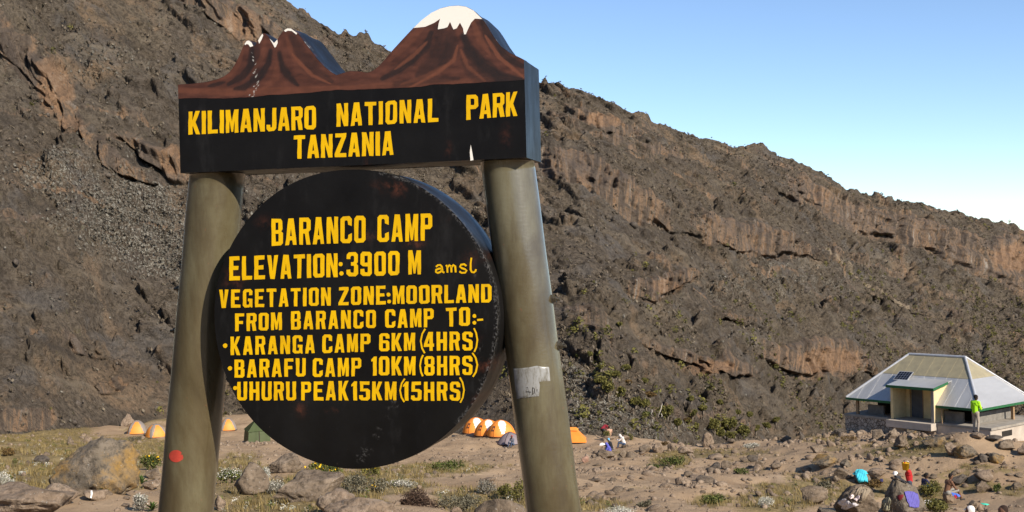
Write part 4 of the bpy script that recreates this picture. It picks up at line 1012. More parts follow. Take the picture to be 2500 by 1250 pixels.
# plinth, deck and walls
hpart('floor_slab', MB().box((-.15, -.1, FLOOR - .16), (HL + .9, HW, FLOOR)), M['conc'])
xa, xb = hx_at(2177, 1000, -.18, -.5), hx_at(2281, 1000, -.18, -.5)
hpart('stone_plinth', MB().box((-.1, -.05, FLOOR - 2.6), (xa - .05, HW - .1, FLOOR - .163)), M['rubble'])
hpart('plinth', MB().box((xa - .047, -.05, FLOOR - 2.6), (HL + .8, HW - .1, FLOOR - .163)), M['paleconc'])
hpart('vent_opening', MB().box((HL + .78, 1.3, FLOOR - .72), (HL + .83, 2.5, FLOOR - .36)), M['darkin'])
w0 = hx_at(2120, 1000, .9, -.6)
hpart('inner_wall', MB().box((w0, 2.0, FLOOR + .002), (HL - 1.0, HW - 1.0, -.07)), M['darkin'])  # near-black box, the shade inside the hut put into its colour
for x0_, x1_, h_ in ((w0, hx_at(2158, 1000, .9, -.6), .66), (xb + .1, hx_at(2352, 1000, .9, -.6), .72)):
    hpart('block_wall', MB().box((x0_, .85, FLOOR + .002), (x1_, 1.05, FLOOR + h_)), M['block'])
hpart('side_wall', MB().box((HL - 1.05, .86, FLOOR + .002), (HL - .85, HW - 1.1, FLOOR + .70)), M['block'])
for px_, y_ in ((2094, .35), (2488, 4.6)):
    x_ = hx_at(px_, 1000, y_, -.6) if px_ < 2200 else HL - .3
    hpart('post', MB().box((x_ - .09, y_ - .09, FLOOR + .002), (x_ + .09, y_ + .09, -.065)), M['timber'])
hpart('post', MB().box((HL - .35, HW - .4, FLOOR + .002), (HL - .17, HW - .22, -.065)), M['timber'])
# porch
PT = 1.12
def slab(x0, x1, prof):
    n = len(prof); V = [(x0, y, z) for y, z in prof] + [(x1, y, z) for y, z in prof]
    return MB().add(V, [list(range(n)), list(range(n, 2 * n))[::-1]] + [[i, n + i, n + (i + 1) % n, (i + 1) % n] for i in range(n)])
side = [(-.2, FLOOR + .003), (-.2, PT), (1.5, PT + .28), (1.5, FLOOR + .003)]
for x0_, x1_ in ((xa, xa + .16), (xb - .16, xb)):
    hpart('porch_wall', slab(x0_, x1_, side), M['cream'])
for x0_, m_ in ((xa - .02, M['cream']), (xb - .18, M['conc'])):
    hpart('pilaster', MB().box((x0_, -.26, FLOOR + .004), (x0_ + .2, -.203, PT - .05)), m_)
xd = xa + (xb - xa) * .16
hpart('porch_back_wall', MB().box((xa + .162, 1.30, FLOOR + .004), (xd, 1.42, PT + .2)), M['cream'])
hpart('porch_back_wall', MB().box((xd + .95, 1.30, FLOOR + .004), (xb - .162, 1.42, PT + .2)), M['cream'])
dr = hpart('door', MB().box((xd + .02, 1.36, FLOOR + .006), (xd + .93, 1.40, PT + .15)), M['doorm'])
for x0_ in (xd - .05, xd + .95): hpart('door_jamb', MB().box((x0_, 1.27, FLOOR + .005), (x0_ + .05, 1.298, PT + .1)), M['timber'], dr)
hpart('porch_step', MB().box((xa - .1, -.75, FLOOR - .5), (xb + .1, -.12, FLOOR - .03)), M['paleconc'])
pr = hpart('porch_roof', slab(xa - .18, xb + .18, [(-.5, PT + .02), (-.5, PT + .08), (1.75, PT + .46), (1.75, PT + .40)]), M['iron'])
hpart('porch_fascia', MB().box((xa - .2, -.54, PT - .08), (xb + .2, -.503, PT + .1)), M['green'], pr)
hpart('porch_fascia', slab(xb + .183, xb + .215, [(-.53, PT - .08), (-.53, PT + .1), (1.2, PT + .39), (1.2, PT + .22)]), M['green'], pr)
# solar panel
def sp_pt(px, py, y_):       # on a plane just above the roof
    x_ = hx_at(px, py, y_, 0); return x_
sx0 = hx_at(2200, 925, 1.15, 1.55)
Msp = Matrix.Translation((sx0 - .55, 1.0, 1.42)) @ Matrix.Rotation(math.radians(33), 4, 'X')
M['pvcell'] = simple('solar_cell', (0.006, 0.008, 0.016), 0.15, 0.2, 5, spec=0.6)
M['alu'] = simple('aluminium_frame', (0.6, 0.6, 0.6), 0.35, 0.1, 5, metallic=0.5)
sp = hpart('solar_panel', MB().box((0, 0, 0), (1.15, .95, .03), Msp), M['alu'])
for i in range(5):
    for j in range(4):
        hpart('solar_cell', MB().box((.05 + i * .214, .05 + j * .218, .032), (.245 + i * .214, .25 + j * .218, .036), Msp), M['pvcell'], sp)
hpart('bracket', MB().tube([Msp @ Vector((1.1, .1, 0)), Msp @ Vector((1.5, .5, -.35))], .025, 6), M['alu'], sp)
hpart('bracket', MB().tube([Msp @ Vector((.1, .9, 0)), Msp @ Vector((.1, .95, -.4))], .025, 6), M['alu'], sp)

# ------------------------------------------------------------------ tents
def dome_tent(name, label, group, base, wid, dep, hgt, rz, colour, mats, sleeves, sq=2.6, parts_extra=None, bulge=0.55):
    """colour(az, s) -> panel name; az in degrees round the tent (0 = towards local -y), s = 0 hem .. 1 top"""
    root = empty(name, tuple(base), rz)
    tag(root, label, 'tent', group)
    na, ns = 72, 16
    P = np.zeros((ns + 1, na + 1, 3))
    for i in range(ns + 1):
        s_ = i / ns
        rad = (1 - bulge) * (1 - s_) + bulge * math.cos(s_ * math.pi / 2) ** 0.82; z = hgt * ((1 - bulge) * s_ ** .9 + bulge * math.sin(s_ * math.pi / 2) ** 0.92)
        for j in range(na + 1):
            az = 2 * math.pi * j / na
            cx, cy = math.sin(az), -math.cos(az)
            k = (abs(cx) ** sq + abs(cy) ** sq) ** (-1 / sq)
            sag = 1 - 0.05 * abs(math.sin(az * sleeves / 2 + (math.pi / 4 * sleeves / 2 if sleeves == 4 else 0))) * math.sin(math.pi * min(1, s_ + .15))
            P[i, j] = (cx * k * wid / 2 * rad * sag, cy * k * dep / 2 * rad * sag, z)
    groups = {}
    for i in range(ns):
        for j in range(na):
            groups.setdefault(colour((j + .5) / na * 360, (i + .5) / ns), []).append((i, j))
    for key, cells in groups.items():
        vid, V, F = {}, [], []
        for i, j in cells:
            f = []
            for q in ((i, j), (i, j + 1), (i + 1, j + 1), (i + 1, j)):
                if q not in vid: vid[q] = len(V); V.append(P[q])
                f.append(vid[q])
            F.append(f)
        o = link('fly_panel', pyd('fly_panel', V, F, mats[key.split('#')[0]], True), root)
    for k in range(sleeves):
        j = int(round((k + .5) * na / sleeves)) % na
        MB().tube([P[i, j] * 1.012 + np.array([0, 0, .006]) for i in range(ns + 1)], 0.022, 5).build('pole_sleeve', mats['sleeve'], root, True)
    if parts_extra: parts_extra(root, P, na, ns)
    return root
def tentcloth(name, c): return simple(name, c, 0.55, 0.14, 1.3, 0.25, bscale=3.5, bdist=0.05)
M['orange'] = tentcloth('orange_nylon', (0.80, 0.25, 0.035)); M['amber'] = tentcloth('faded_orange_nylon', (0.74, 0.27, 0.045)); M['twhite'] = tentcloth('white_nylon', (0.74, 0.68, 0.60))
M['tgrey'] = tentcloth('grey_nylon', (0.25, 0.215, 0.185)); M['mauve'] = tentcloth('mauve_grey_nylon', (0.20, 0.165, 0.175)); M['tgreen'] = tentcloth('green_canvas', (0.06, 0.078, 0.028)); M['mesh'] = simple('dark_window_mesh', (0.12, 0.05, 0.03), 0.8)
M['tdark'] = simple('dark_hem', (0.05, 0.03, 0.025), 0.8)
def two_tone(az, s_):
    a = ((az + 45) % 90) - 45; k = int(((az + 45) % 360) // 90)      # four sides
    lim = 43 * (1 - s_ * 0.55)
    if s_ > 0.82: return 'tgrey#top'
    if k in (0, 2): return ('amber#%d%d' % (k, a > 0)) if abs(a) < lim * .92 else 'tgrey#%d' % k
    return 'amber#%d' % k if k == 3 and abs(a) < lim * .8 else 'tgrey#%d' % k
def hem(root, P, na, ns):
    MB().tube([P[0, j] * 1.005 + np.array([0, 0, .05]) for j in range(na + 1)], 0.035, 5, False).build('hem', M['tdark'], root, True)
mt = {'amber': M['amber'], 'tgrey': M['tgrey'], 'sleeve': M['tgrey']}
def on_ground(px, py, back=0.0):
    p = ground_at(px, py); k = (np.hypot(p[0], p[1]) + back) / np.hypot(p[0], p[1])
    x, y = p[0] * k, p[1] * k
    return np.array([x, y, gz(x, y)])
g_ = 'orange and grey dome tents below the cliff'
dome_tent('dome_tent', 'amber dome tent with grey edges beside the leaning boulder, leftmost tent', g_, on_ground(335, 1061, 1.0), 2.1, 2.1, 1.32, math.radians(14), two_tone, mt, 4, 2.4, hem, 0.75)
dome_tent('dome_tent', 'orange and grey dome tent just left of the sign pole', g_, on_ground(381, 1069, 1.0), 2.1, 2.1, 1.3, math.radians(38), two_tone, mt, 4, 2.4, hem, 0.75)
dome_tent('dome_tent', 'amber dome tent seen between the left pole and the disc', g_, on_ground(557, 1053, 1.0), 1.9, 1.9, 1.28, math.radians(20), two_tone, mt, 4, 2.4, hem, 0.75)
def white_wedge(az, s_):
    a = (az - 352 + 180) % 360 - 180
    if s_ > 0.12 and abs(a) < 5 + 50 * s_ ** 1.7: return 'twhite'
    if abs(a - 180) < 30 or abs(a + 180) < 30: return 'twhite#back'
    return 'orange#%d' % (a > 0)
def window(root, P, na, ns):
    hem(root, P, na, ns)
    j = int(na * (-52 % 360) / 360); q = [P[4, j - 2], P[4, j + 2], P[8, j + 2], P[8, j - 2]]
    ctr = np.array([0, 0, .3]); q = [p + sn(p - ctr) * .03 for p in q]
    link('window', pyd('window', q, [[0, 1, 2, 3]], M['mesh']), root)
mo = {'orange': M['orange'], 'twhite': M['twhite'], 'sleeve': M['orange']}
g_ = 'row of orange and white dome tents'
def ow(label, px, py, rz, sc=1.0, back=1.2):
    return dome_tent('dome_tent', label, g_, on_ground(px, py, back), 2.75 * sc, 2.2 * sc, 1.42 * sc, math.radians(rz), white_wedge, mo, 4, 2.2, window, 0.78)
ow('orange and white dome tent farthest back of the row of three beside the disc', 1163, 1057, 20)
ow('orange and white dome tent in the middle of the row of three', 1192, 1065, 20)
ow('nearest orange and white dome tent of the row, behind the grey tent', 1224, 1072, 20)
def mauve_c(az, s_): return 'mauve#%d' % int(((az + 45) % 360) // 90)
tn = dome_tent('tunnel_tent', 'low mauve grey tent beside a seated person in a red cap', None, on_ground(1246, 1089, 1.0), 2.5, 2.0, 1.05, math.radians(25), mauve_c, {'mauve': M['mauve'], 'sleeve': M['tdark']}, 4, 2.0, hem)
# pitched orange tent right of the pole
p_ = on_ground(1404, 1088, 1.3)
rt = empty('pitched_tent', tuple(p_), math.radians(-8)); tag(rt, 'bright orange pitched tent half hidden by the right pole', 'tent')
ht = 1.15
rv = [(-1.4, -1.0, 0), (1.05, -1.0, 0), (1.05, 1.0, 0), (-1.4, 1.0, 0), (-.55, 0, ht), (.1, 0, ht)]
for f in ([0, 1, 5, 4], [2, 3, 4, 5], [1, 2, 5], [3, 0, 4]):
    # sagging panel
    pts = [np.array(rv[i]) for i in f]; c_ = sum(pts) / len(pts); c_ = c_ * np.array([.97, .97, .93])
    V = pts + [c_]; n = len(pts)
    link('fly_panel', pyd('fly_panel', V, [[i, (i + 1) % n, n] for i in range(n)], M['orange'], True), rt)
MB().add([(-.6, -.28, ht - .2), (.28, -.3, ht - .24), (.34, 0, ht - .1), (.1, 0, ht + .05), (-.5, 0, ht + .05), (.28, .3, ht - .24), (-.6, .28, ht - .2)], [[0, 1, 3, 4], [1, 2, 3], [3, 5, 6, 4], [2, 5, 3]]).build('vent_hood', M['amber'], rt)
# green mess tent
p_ = on_ground(628, 1080, 1.3)
gt = empty('mess_tent', tuple(p_), math.radians(22)); tag(gt, 'dark green canvas mess tent with upright walls, partly behind the disc', 'tent')
w_, d_, hw, hr = 1.05, 1.2, 1.15, 2.1
quads = {'wall_panel': [[(-w_, -d_, 0), (0, -d_ - .08, 0), (0, -d_ + .08, hw), (-w_ * .9, -d_ * .92, hw)], [(0, -d_ - .08, 0), (w_, -d_, 0), (w_ * .9, -d_ * .92, hw), (0, -d_ + .08, hw)], [(w_, -d_, 0), (w_, d_, 0), (w_ * .9, d_ * .92, hw), (w_ * .9, -d_ * .92, hw)], [(-w_, d_, 0), (-w_, -d_, 0), (-w_ * .9, -d_ * .92, hw), (-w_ * .9, d_ * .92, hw)], [(w_, d_, 0), (-w_, d_, 0), (-w_ * .9, d_ * .92, hw), (w_ * .9, d_ * .92, hw)]],
         'roof_panel': [[(-w_, -d_, hw - .03), (0, -d_ * .98, hw - .03), (0, -d_ * .15, hr), (-.1, -d_ * .15, hr)], [(0, -d_ * .98, hw - .03), (w_, -d_, hw - .03), (.1, -d_ * .15, hr), (0, -d_ * .15, hr)], [(w_, -d_, hw - .03), (w_, d_, hw - .03), (.1, d_ * .15, hr), (.1, -d_ * .15, hr)], [(-w_, d_, hw - .03), (-w_, -d_, hw - .03), (-.1, -d_ * .15, hr), (-.1, d_ * .15, hr)], [(w_, d_, hw - .03), (-w_, d_, hw - .03), (-.1, d_ * .15, hr), (.1, d_ * .15, hr)]]}
for nm, qs in quads.items():
    for q in qs:
        n = 7; A, B, C_, D_ = map(np.array, q); V, F = [], []
        for i in range(n):
            for j in range(n):
                u, v = i / (n - 1), j / (n - 1)
                p = (A * (1 - u) + B * u) * (1 - v) + (D_ * (1 - u) + C_ * u) * v
                p = p * np.array([1 - .03 * math.sin(math.pi * u) + .015 * math.sin(u * 19 + v * 3), 1 - .03 * math.sin(math.pi * u) + .015 * math.sin(u * 23), 1]); V.append(p)
        F = [[i * n + j, (i + 1) * n + j, (i + 1) * n + j + 1, i * n + j + 1] for i in range(n - 1) for j in range(n - 1)]
        link(nm, pyd(nm, V, F, M['tgreen'], True), gt)
MB().tube([(0, -d_ - .1, 0), (0, -d_ + .06, hw)], .03, 6).build('tent_pole', M['tdark'], gt)

# ------------------------------------------------------------------ rocks
def rockmat(name, lo, mid, hi, lichen=None, amt=0.0):
    t = NT(name, 0.9, 0.2)
    oi = t.n('ShaderNodeObjectInfo'); va = t.n('ShaderNodeVectorMath', operation='ADD'); t.t.links.new(t.co, va.inputs[0]); t.t.links.new(oi.outputs['Location'], va.inputs[1]); v = va.outputs[0]
    a = t.noise(1.6, 6, 0.65, vec=v); b = t.noise(7.0, 6, 0.7, vec=v); c = t.noise(24, 4, 0.7, vec=v)
    k = t.ramp(a, [(0.3, lo), (0.5, mid), (0.7, hi)])
    k = t.mix(t.ramp(b, [(0.36, 0.75), (0.52, 0.0)]), k, tuple(x * .45 for x in lo))
    if lichen: k = t.mix(t.ramp(t.math('ADD', t.noise(0.6, 4, 0.6, vec=v, loc=(7, 3, 1)), t.math('MULTIPLY', t.math('SUBTRACT', b, .5), .5)), [(0.58 - amt, 0.0), (0.80 - amt, 0.8)]), k, lichen)
    k = t.mix(t.ramp(t.noise(15, 4, 0.7, vec=v, loc=(1, 9, 4)), [(0.64, 0.0), (0.70, 0.75)]), k, (0.45, 0.44, 0.40))
    t.col(k); t.bump(t.math('ADD', b, t.math('MULTIPLY', c, .4)), 0.9, 0.06)
    return t.m
M['rgrey'] = rockmat('grey_brown_rock', (0.105, 0.078, 0.053), (0.178, 0.135, 0.094), (0.26, 0.202, 0.146))
M['rtan'] = rockmat('tan_rock', (0.155, 0.112, 0.075), (0.25, 0.185, 0.13), (0.33, 0.26, 0.19))
M['rlich'] = rockmat('lichen_rock', (0.10, 0.082, 0.058), (0.165, 0.135, 0.10), (0.23, 0.19, 0.145), (0.29, 0.16, 0.026), 0.07)
M['rlich2'] = rockmat('ochre_lichen_rock', (0.10, 0.082, 0.058), (0.165, 0.135, 0.10), (0.23, 0.19, 0.145), (0.31, 0.17, 0.024), 0.115)
M['rdark'] = rockmat('dark_rock', (0.05, 0.04, 0.032), (0.095, 0.078, 0.062), (0.15, 0.125, 0.10))  # dark rock, reused where a boulder's shadow is put into its colour
M['rpink'] = rockmat('pink_rock', (0.27, 0.16, 0.11), (0.36, 0.22, 0.16), (0.42, 0.28, 0.2))
_ico = {}
def ico(sub):
    if sub not in _ico:
        b = bmesh.new(); bmesh.ops.create_icosphere(b, subdivisions=sub, radius=1.0)
        _ico[sub] = (np.array([v.co[:] for v in b.verts]), np.array([[v.index for v in f.verts] for f in b.faces])); b.free()
    return _ico[sub]
def rock_shape(seed, sub=4, cuts=15, rough=0.12, point=0.0):
    r = np.random.default_rng(seed); V, F = ico(sub); V = V.copy()
    for _ in range(cuts):
        n = r.normal(size=3); n /= np.linalg.norm(n); off = r.uniform(0.42, 0.86)
        d = V @ n - off; V = V - np.where(d > 0, d * 0.93, 0)[:, None] * n
    if point: V[:, :2] *= (1 - point * np.clip(V[:, 2:3], -0.2, 1))
    o = seed * 3.7
    dsp = fbm(V[:, 0] * 2.1 + o, V[:, 1] * 2.1, V[:, 2] * 2.1 + o, 4, seed) * rough + fbm(V[:, 0] * 7 + o, V[:, 1] * 7, V[:, 2] * 7, 4, seed + 5, ridged=True) * rough * 0.36
    V = V * (1 + dsp)[:, None]
    return V / np.abs(V).max(0), F
BVH = {}
def boulder(x0, x1, yt, yb, mat, label, seed, point=0.0, rz=None, depth=0.85, group=None, lean=0.0, cat='boulder', name='boulder', dist=None):
    xc = (x0 + x1) / 2
    p = ground_at(xc, yb) if dist is None else at(xc, yb, dist)
    d = p[1]; wd = (x1 - x0) / FPX * d; hg = (yb - yt) / FPX * d
    dp = wd * depth * 0.5
    # the visible foot is the front edge; the crown lies about half the depth behind it
    c = p * ((d + dp * 0.75) / d)
    zb = gz(c[0], c[1]) if dist is None else p[2]
    top = z_of(xc, yt, c[1])
    zb = min(zb, p[2] + 0.3)
    hz = max(top - zb, 0.25 * hg)
    V, F = rock_shape(seed, 5 if wd > 1.0 else 4, point=point)
    R = Matrix.Rotation(rz if rz is not None else seed * 1.3, 3, 'Z'); V = V @ np.array(R).T; V = V / np.abs(V).max(0)
    V = V * np.array([wd / 2, dp, hz * 0.62]) + np.array([0, 0, hz * 0.38])
    V[:, 0] += lean * V[:, 2]
    me = mesh_np(name, V, F, M[mat], False)
    o = link(name, me); o.location = (c[0], c[1], zb)
    tag(o, label, cat, group)
    BVH[label] = BVHTree.FromPolygons([tuple(v + np.array([c[0], c[1], zb])) for v in V], [list(f) for f in F])
    return o
BL = [
 (118, 348, 1068, 1208, 'rlich2', 'big boulder with orange lichen left of the sign, two orange tents beyond it', 3, .25),
 (-60, 190, 1182, 1275, 'rtan', 'broad flat tan boulder in the lower left corner', 5, 0),
 (90, 196, 1172, 1236, 'rtan', 'low tan slab between the corner boulder and the lichen boulder', 6, 0),
 (202, 273, 1194, 1224, 'rtan', 'low tan rock with a white painted stroke below the lichen boulder', 8, .1),
 (352, 395, 1144, 1172, 'rgrey', 'grey rock against the left pole, upper of the stacked pair', 9, 0),
 (348, 393, 1171, 1198, 'rtan', 'tan rock against the left pole, lower of the stacked pair', 10, 0),
 (293, 331, 1009, 1042, 'rtan', 'leaning pale boulder behind the leftmost tent', 11, .3),
 (322, 352, 1013, 1030, 'rgrey', 'flat grey rock right behind the leftmost tent', 12, 0),
 (162, 180, 1062, 1088, 'rgrey', 'small upright grey stone above the lichen boulder', 13, .2),
 (84, 122, 1112, 1136, 'rdark', 'dark rounded rock at the left edge of the lichen boulder', 14, 0),
 (202, 230, 1062, 1082, 'rtan', 'tan rock on the grass behind the peak of the lichen boulder', 15, 0),
 (58, 76, 1122, 1138, 'rgrey', 'small grey rock in the grass near the left edge', 16, 0),
 (564, 660, 1128, 1208, 'rgrey', 'tilted grey slab with white flowers, right of the left pole', 17, .3),
 (648, 746, 1108, 1155, 'rgrey', 'grey boulder rising behind the tilted slab, under the disc', 18, .1),
 (672, 850, 1147, 1222, 'rgrey', 'long grey boulder with white lichen below the disc', 19, .15),
 (764, 868, 1192, 1262, 'rtan', 'rounded tan boulder at the bottom edge below the disc', 20, .1),
 (790, 995, 1214, 1290, 'rtan', 'flat topped tan boulder at the bottom edge in front of the brush pile', 21, 0),
 (1155, 1285, 1213, 1275, 'rgrey', 'grey boulder at the bottom edge touching the right pole', 22, 0),
 (522, 553, 1209, 1248, 'rtan', 'tan rock touching the right side of the left pole', 23, 0),
 (1014, 1031, 1180, 1196, 'rtan', 'small pale stone on top of the brush pile', 24, 0),
 (1098, 1130, 1236, 1262, 'rtan', 'tan rock at the bottom edge between shrub and right pole', 25, 0),
 (1418, 1438, 1112, 1129, 'rpink', 'pinkish stone on the dirt right of the right pole', 26, 0),
 (1448, 1502, 1096, 1120, 'rgrey', 'grey rock under the two seated readers', 27, 0),
 (1515, 1533, 1082, 1093, 'rgrey', 'pale rock under the person in the white hood', 28, 0),
 (1473, 1500, 1062, 1074, 'rtan', 'low tan rock under the bare backed person', 29, 0),
 (1508, 1538, 1058, 1076, 'rtan', 'rounded tan boulder behind the person in the white hood', 30, 0),
 (1510, 1530, 1098, 1117, 'rgrey', 'round stone in yellow grass right of the seated readers', 31, 0),
 (1706, 1744, 1054, 1092, 'rtan', 'tall pointed boulder on the plateau edge', 32, .4),
 (1560, 1590, 1084, 1108, 'rgrey', 'upright grey rock, first of the rock line left of the pointed boulder', 33, .2),
 (1592, 1625, 1082, 1106, 'rtan', 'tan rock in the rock line beside yellow moss', 34, 0),
 (1630, 1652, 1080, 1102, 'rgrey', 'grey rock in the rock line below the pointed boulder', 35, .1),
 (1655, 1700, 1090, 1110, 'rtan', 'low wide rock in front of the pointed boulder', 36, 0),
 (1772, 1800, 1070, 1086, 'rgrey', 'grey rock on the plateau edge right of the pointed boulder', 37, 0),
 (1822, 1852, 1107, 1129, 'rdark', 'dark boulder on the slope above the dirt path', 38, .1),
 (1729, 1759, 1126, 1151, 'rdark', 'dark upright boulder at the left end of a boulder pair', 39, .2),
 (1760, 1796, 1122, 1148, 'rgrey', 'dark grey boulder at the right end of a boulder pair', 40, 0),
 (1838, 1872, 1120, 1142, 'rgrey', 'rounded boulder below the dark boulder on the slope', 41, 0),
 (1880, 1912, 1124, 1148, 'rgrey', 'grey boulder left of the large ochre boulder', 42, 0),
 (1971, 2046, 1107, 1148, 'rlich2', 'large ochre boulder with a black shadow on the open slope', 43, .1),
 (2050, 2082, 1120, 1141, 'rlich', 'pointed ochre rock right of the large ochre boulder', 44, .3),
 (1978, 2012, 1086, 1107, 'rgrey', 'grey boulder above the large ochre boulder', 45, .2),
 (2028, 2066, 1042, 1066, 'rdark', 'rounded boulder darkened for shadow at the left end of the hut', 46, 0),  # shadow on this boulder put into its rock colour
 (1944, 1980, 1050, 1073, 'rdark', 'boulder darkened for shadow at the plateau edge, farther left of the hut', 47, 0),  # dark rock colour stands in for shadow here
 (1900, 1935, 1060, 1080, 'rgrey', 'grey rock at the plateau edge left of the boulders darkened for shadow', 48, 0),
 (2203, 2272, 1040, 1064, 'rlich', 'flat ochre boulder right below the hut porch', 49, 0),
 (2163, 2198, 1045, 1074, 'rgrey', 'upright grey boulder left of the flat ochre boulder', 50, .1),
 (2183, 2220, 1062, 1100, 'rgrey', 'tall grey boulder with a black shaded side below the hut', 51, .1),
 (2126, 2162, 1048, 1074, 'rgrey', 'grey boulder against the stone plinth of the hut', 52, 0),
 (2252, 2314, 1062, 1096, 'rlich', 'wide grassy boulder in front of the hut steps', 53, 0),
 (2306, 2344, 1079, 1116, 'rtan', 'tan boulder leaning on a darker one in front of the hut', 54, .1),
 (2326, 2388, 1078, 1121, 'rlich', 'large lichen boulder with split shaded face in front of the hut', 55, .1),
 (2386, 2416, 1107, 1131, 'rdark', 'dark half of a boulder pair at the right of the path', 56, 0),  # dark shadow of the pair carried by the rock colour
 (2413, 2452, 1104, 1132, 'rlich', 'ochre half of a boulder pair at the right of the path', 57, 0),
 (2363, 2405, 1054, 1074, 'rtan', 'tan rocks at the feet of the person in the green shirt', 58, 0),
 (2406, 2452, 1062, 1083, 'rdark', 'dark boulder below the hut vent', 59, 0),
 (2434, 2482, 1072, 1104, 'rgrey', 'grey boulder with long shadow near the right edge', 60, 0),
 (2480, 2520, 1080, 1114, 'rtan', 'tall tan boulder cut by the right edge', 61, .1),
 (1948, 2020, 1168, 1232, 'rgrey', 'grey boulder with white flowers left of the drying laundry', 62, .3),
 (2040, 2152, 1180, 1262, 'rgrey', 'sloping slab on which trousers and socks dry', 63, .1),
 (2145, 2258, 1153, 1268, 'rlich', 'big pointed boulder hung with laundry and a white cap', 64, .38),
 (2033, 2082, 1141, 1171, 'rgrey', 'grey brown boulder behind the turquoise shirt', 65, 0),
 (2114, 2164, 1143, 1176, 'rtan', 'tan boulder right behind the turquoise shirt', 66, 0),
 (2078, 2130, 1146, 1186, 'rlich', 'ochre rock with a turquoise shirt spread on it', 67, .15),
 (2022, 2052, 1160, 1180, 'rgrey', 'small grey boulder below left of the turquoise shirt', 68, 0),
 (2320, 2368, 1153, 1186, 'rdark', 'boulder with deep black shade behind the bare chested person', 69, .2),  # its deep shade is coloured in with the dark rock
 (2376, 2420, 1170, 1203, 'rgrey', 'smooth grey boulder pair right of the bare chested person', 70, .1),
 (2388, 2412, 1150, 1171, 'rgrey', 'tan pointed rock above the smooth boulder pair', 71, .2),
 (2464, 2496, 1176, 1196, 'rgrey', 'low grey rock at the right edge beside the path', 72, 0),
 (2478, 2500, 1153, 1166, 'rgrey', 'pale flat stone at the right edge above the path', 73, 0),
 (2296, 2330, 1196, 1230, 'rtan', 'tan rock on which the bare chested person sits', 74, 0),
 (2384, 2402, 1231, 1248, 'rtan', 'small stone beside the white cap in the lower right corner', 75, .2),
 (2360, 2385, 1222, 1240, 'rgrey', 'grey rock behind the white cap in the lower right corner', 76, 0),
 (1985, 2050, 1236, 1266, 'rlich', 'ochre spotted rock at the bottom edge below the laundry slab', 77, 0),
]
for x0, x1, yt, yb, mt_, lb, sd_, pt in BL:
    boulder(x0, x1, yt, yb, mt_, lb, sd_, pt, group='boulders on the camp slope')
# painted stroke on a low rock
def paint_on(label_rock, name, poly, mat, label=None, cat=None, lift=0.012, thick=0.0, step=1.5, wave=0.0, group=None, under=None, grav=0.0):
    """shape laid on a rock: every vertex rests on the rock's skin where the line of sight meets it"""
    bv = BVH[label_rock]
    xs, ys = [p[0] for p in poly], [p[1] for p in poly]
    vs, es = [Vector(p) for p in poly], [(i, (i + 1) % len(poly)) for i in range(len(poly))]
    for x in np.arange(min(xs) + step / 2, max(xs), step):
        for y in np.arange(min(ys) + step / 2, max(ys), step): vs.append(Vector((x, y)))
    r = delaunay_2d_cdt(vs, es, [list(range(len(poly)))], 1, 0.01)
    pts, miss = [], []
    for v in r[0]:
        dr_ = Vector(ray(v.x, v.y)).normalized(); h = bv.ray_cast(Vector((0, 0, 0)), dr_)
        if h[0] is None: pts.append(None); miss.append(len(pts) - 1)
        else:
            nn = h[1] if h[1].dot(dr_) < 0 else -h[1]
            pts.append(h[0] + nn * (lift + wave * (0.5 + 0.5 * math.sin(v.x * 1.1 + 0.35 * v.y))))
    hit = [i for i, p in enumerate(pts) if p is not None]
    for i in miss:
        v = r[0][i]
        j = min(hit, key=lambda k: (r[0][k] - v).length) if hit else None
        d_ = pts[j].y - .03 if j is not None else ground_at(v.x, v.y)[1]
        pts[i] = Vector(at(v.x, v.y, d_))
    base = min(pts, key=lambda p: p.z); b0 = Vector((sum(p.x for p in pts) / len(pts), sum(p.y for p in pts) / len(pts), base.z))
    o = link(name, pyd(name, [p - b0 for p in pts], [list(f) for f in r[2]], mat, True)); o.location = b0
    if thick:
        s_ = o.modifiers.new('thickness', 'SOLIDIFY'); s_.thickness = thick; s_.offset = 0
    if label: tag(o, label, cat, group)
    return o
M['wpaint'] = simple('white_rock_paint', (0.75, 0.73, 0.7), 0.7, 0.1)
rk = 'low tan rock with a white painted stroke below the lichen boulder'
ro = [o for o in S.objects if o.get('label') == rk][0]
for poly in ([(221, 1200), (225, 1199), (226, 1206), (224, 1217), (220, 1216), (222, 1208)],):
    ps = paint_on(rk, 'paint_stroke', poly, M['wpaint'], lift=0.02)
    ps.parent = ro; ps.matrix_parent_inverse = Matrix.Translation(ro.location).inverted()

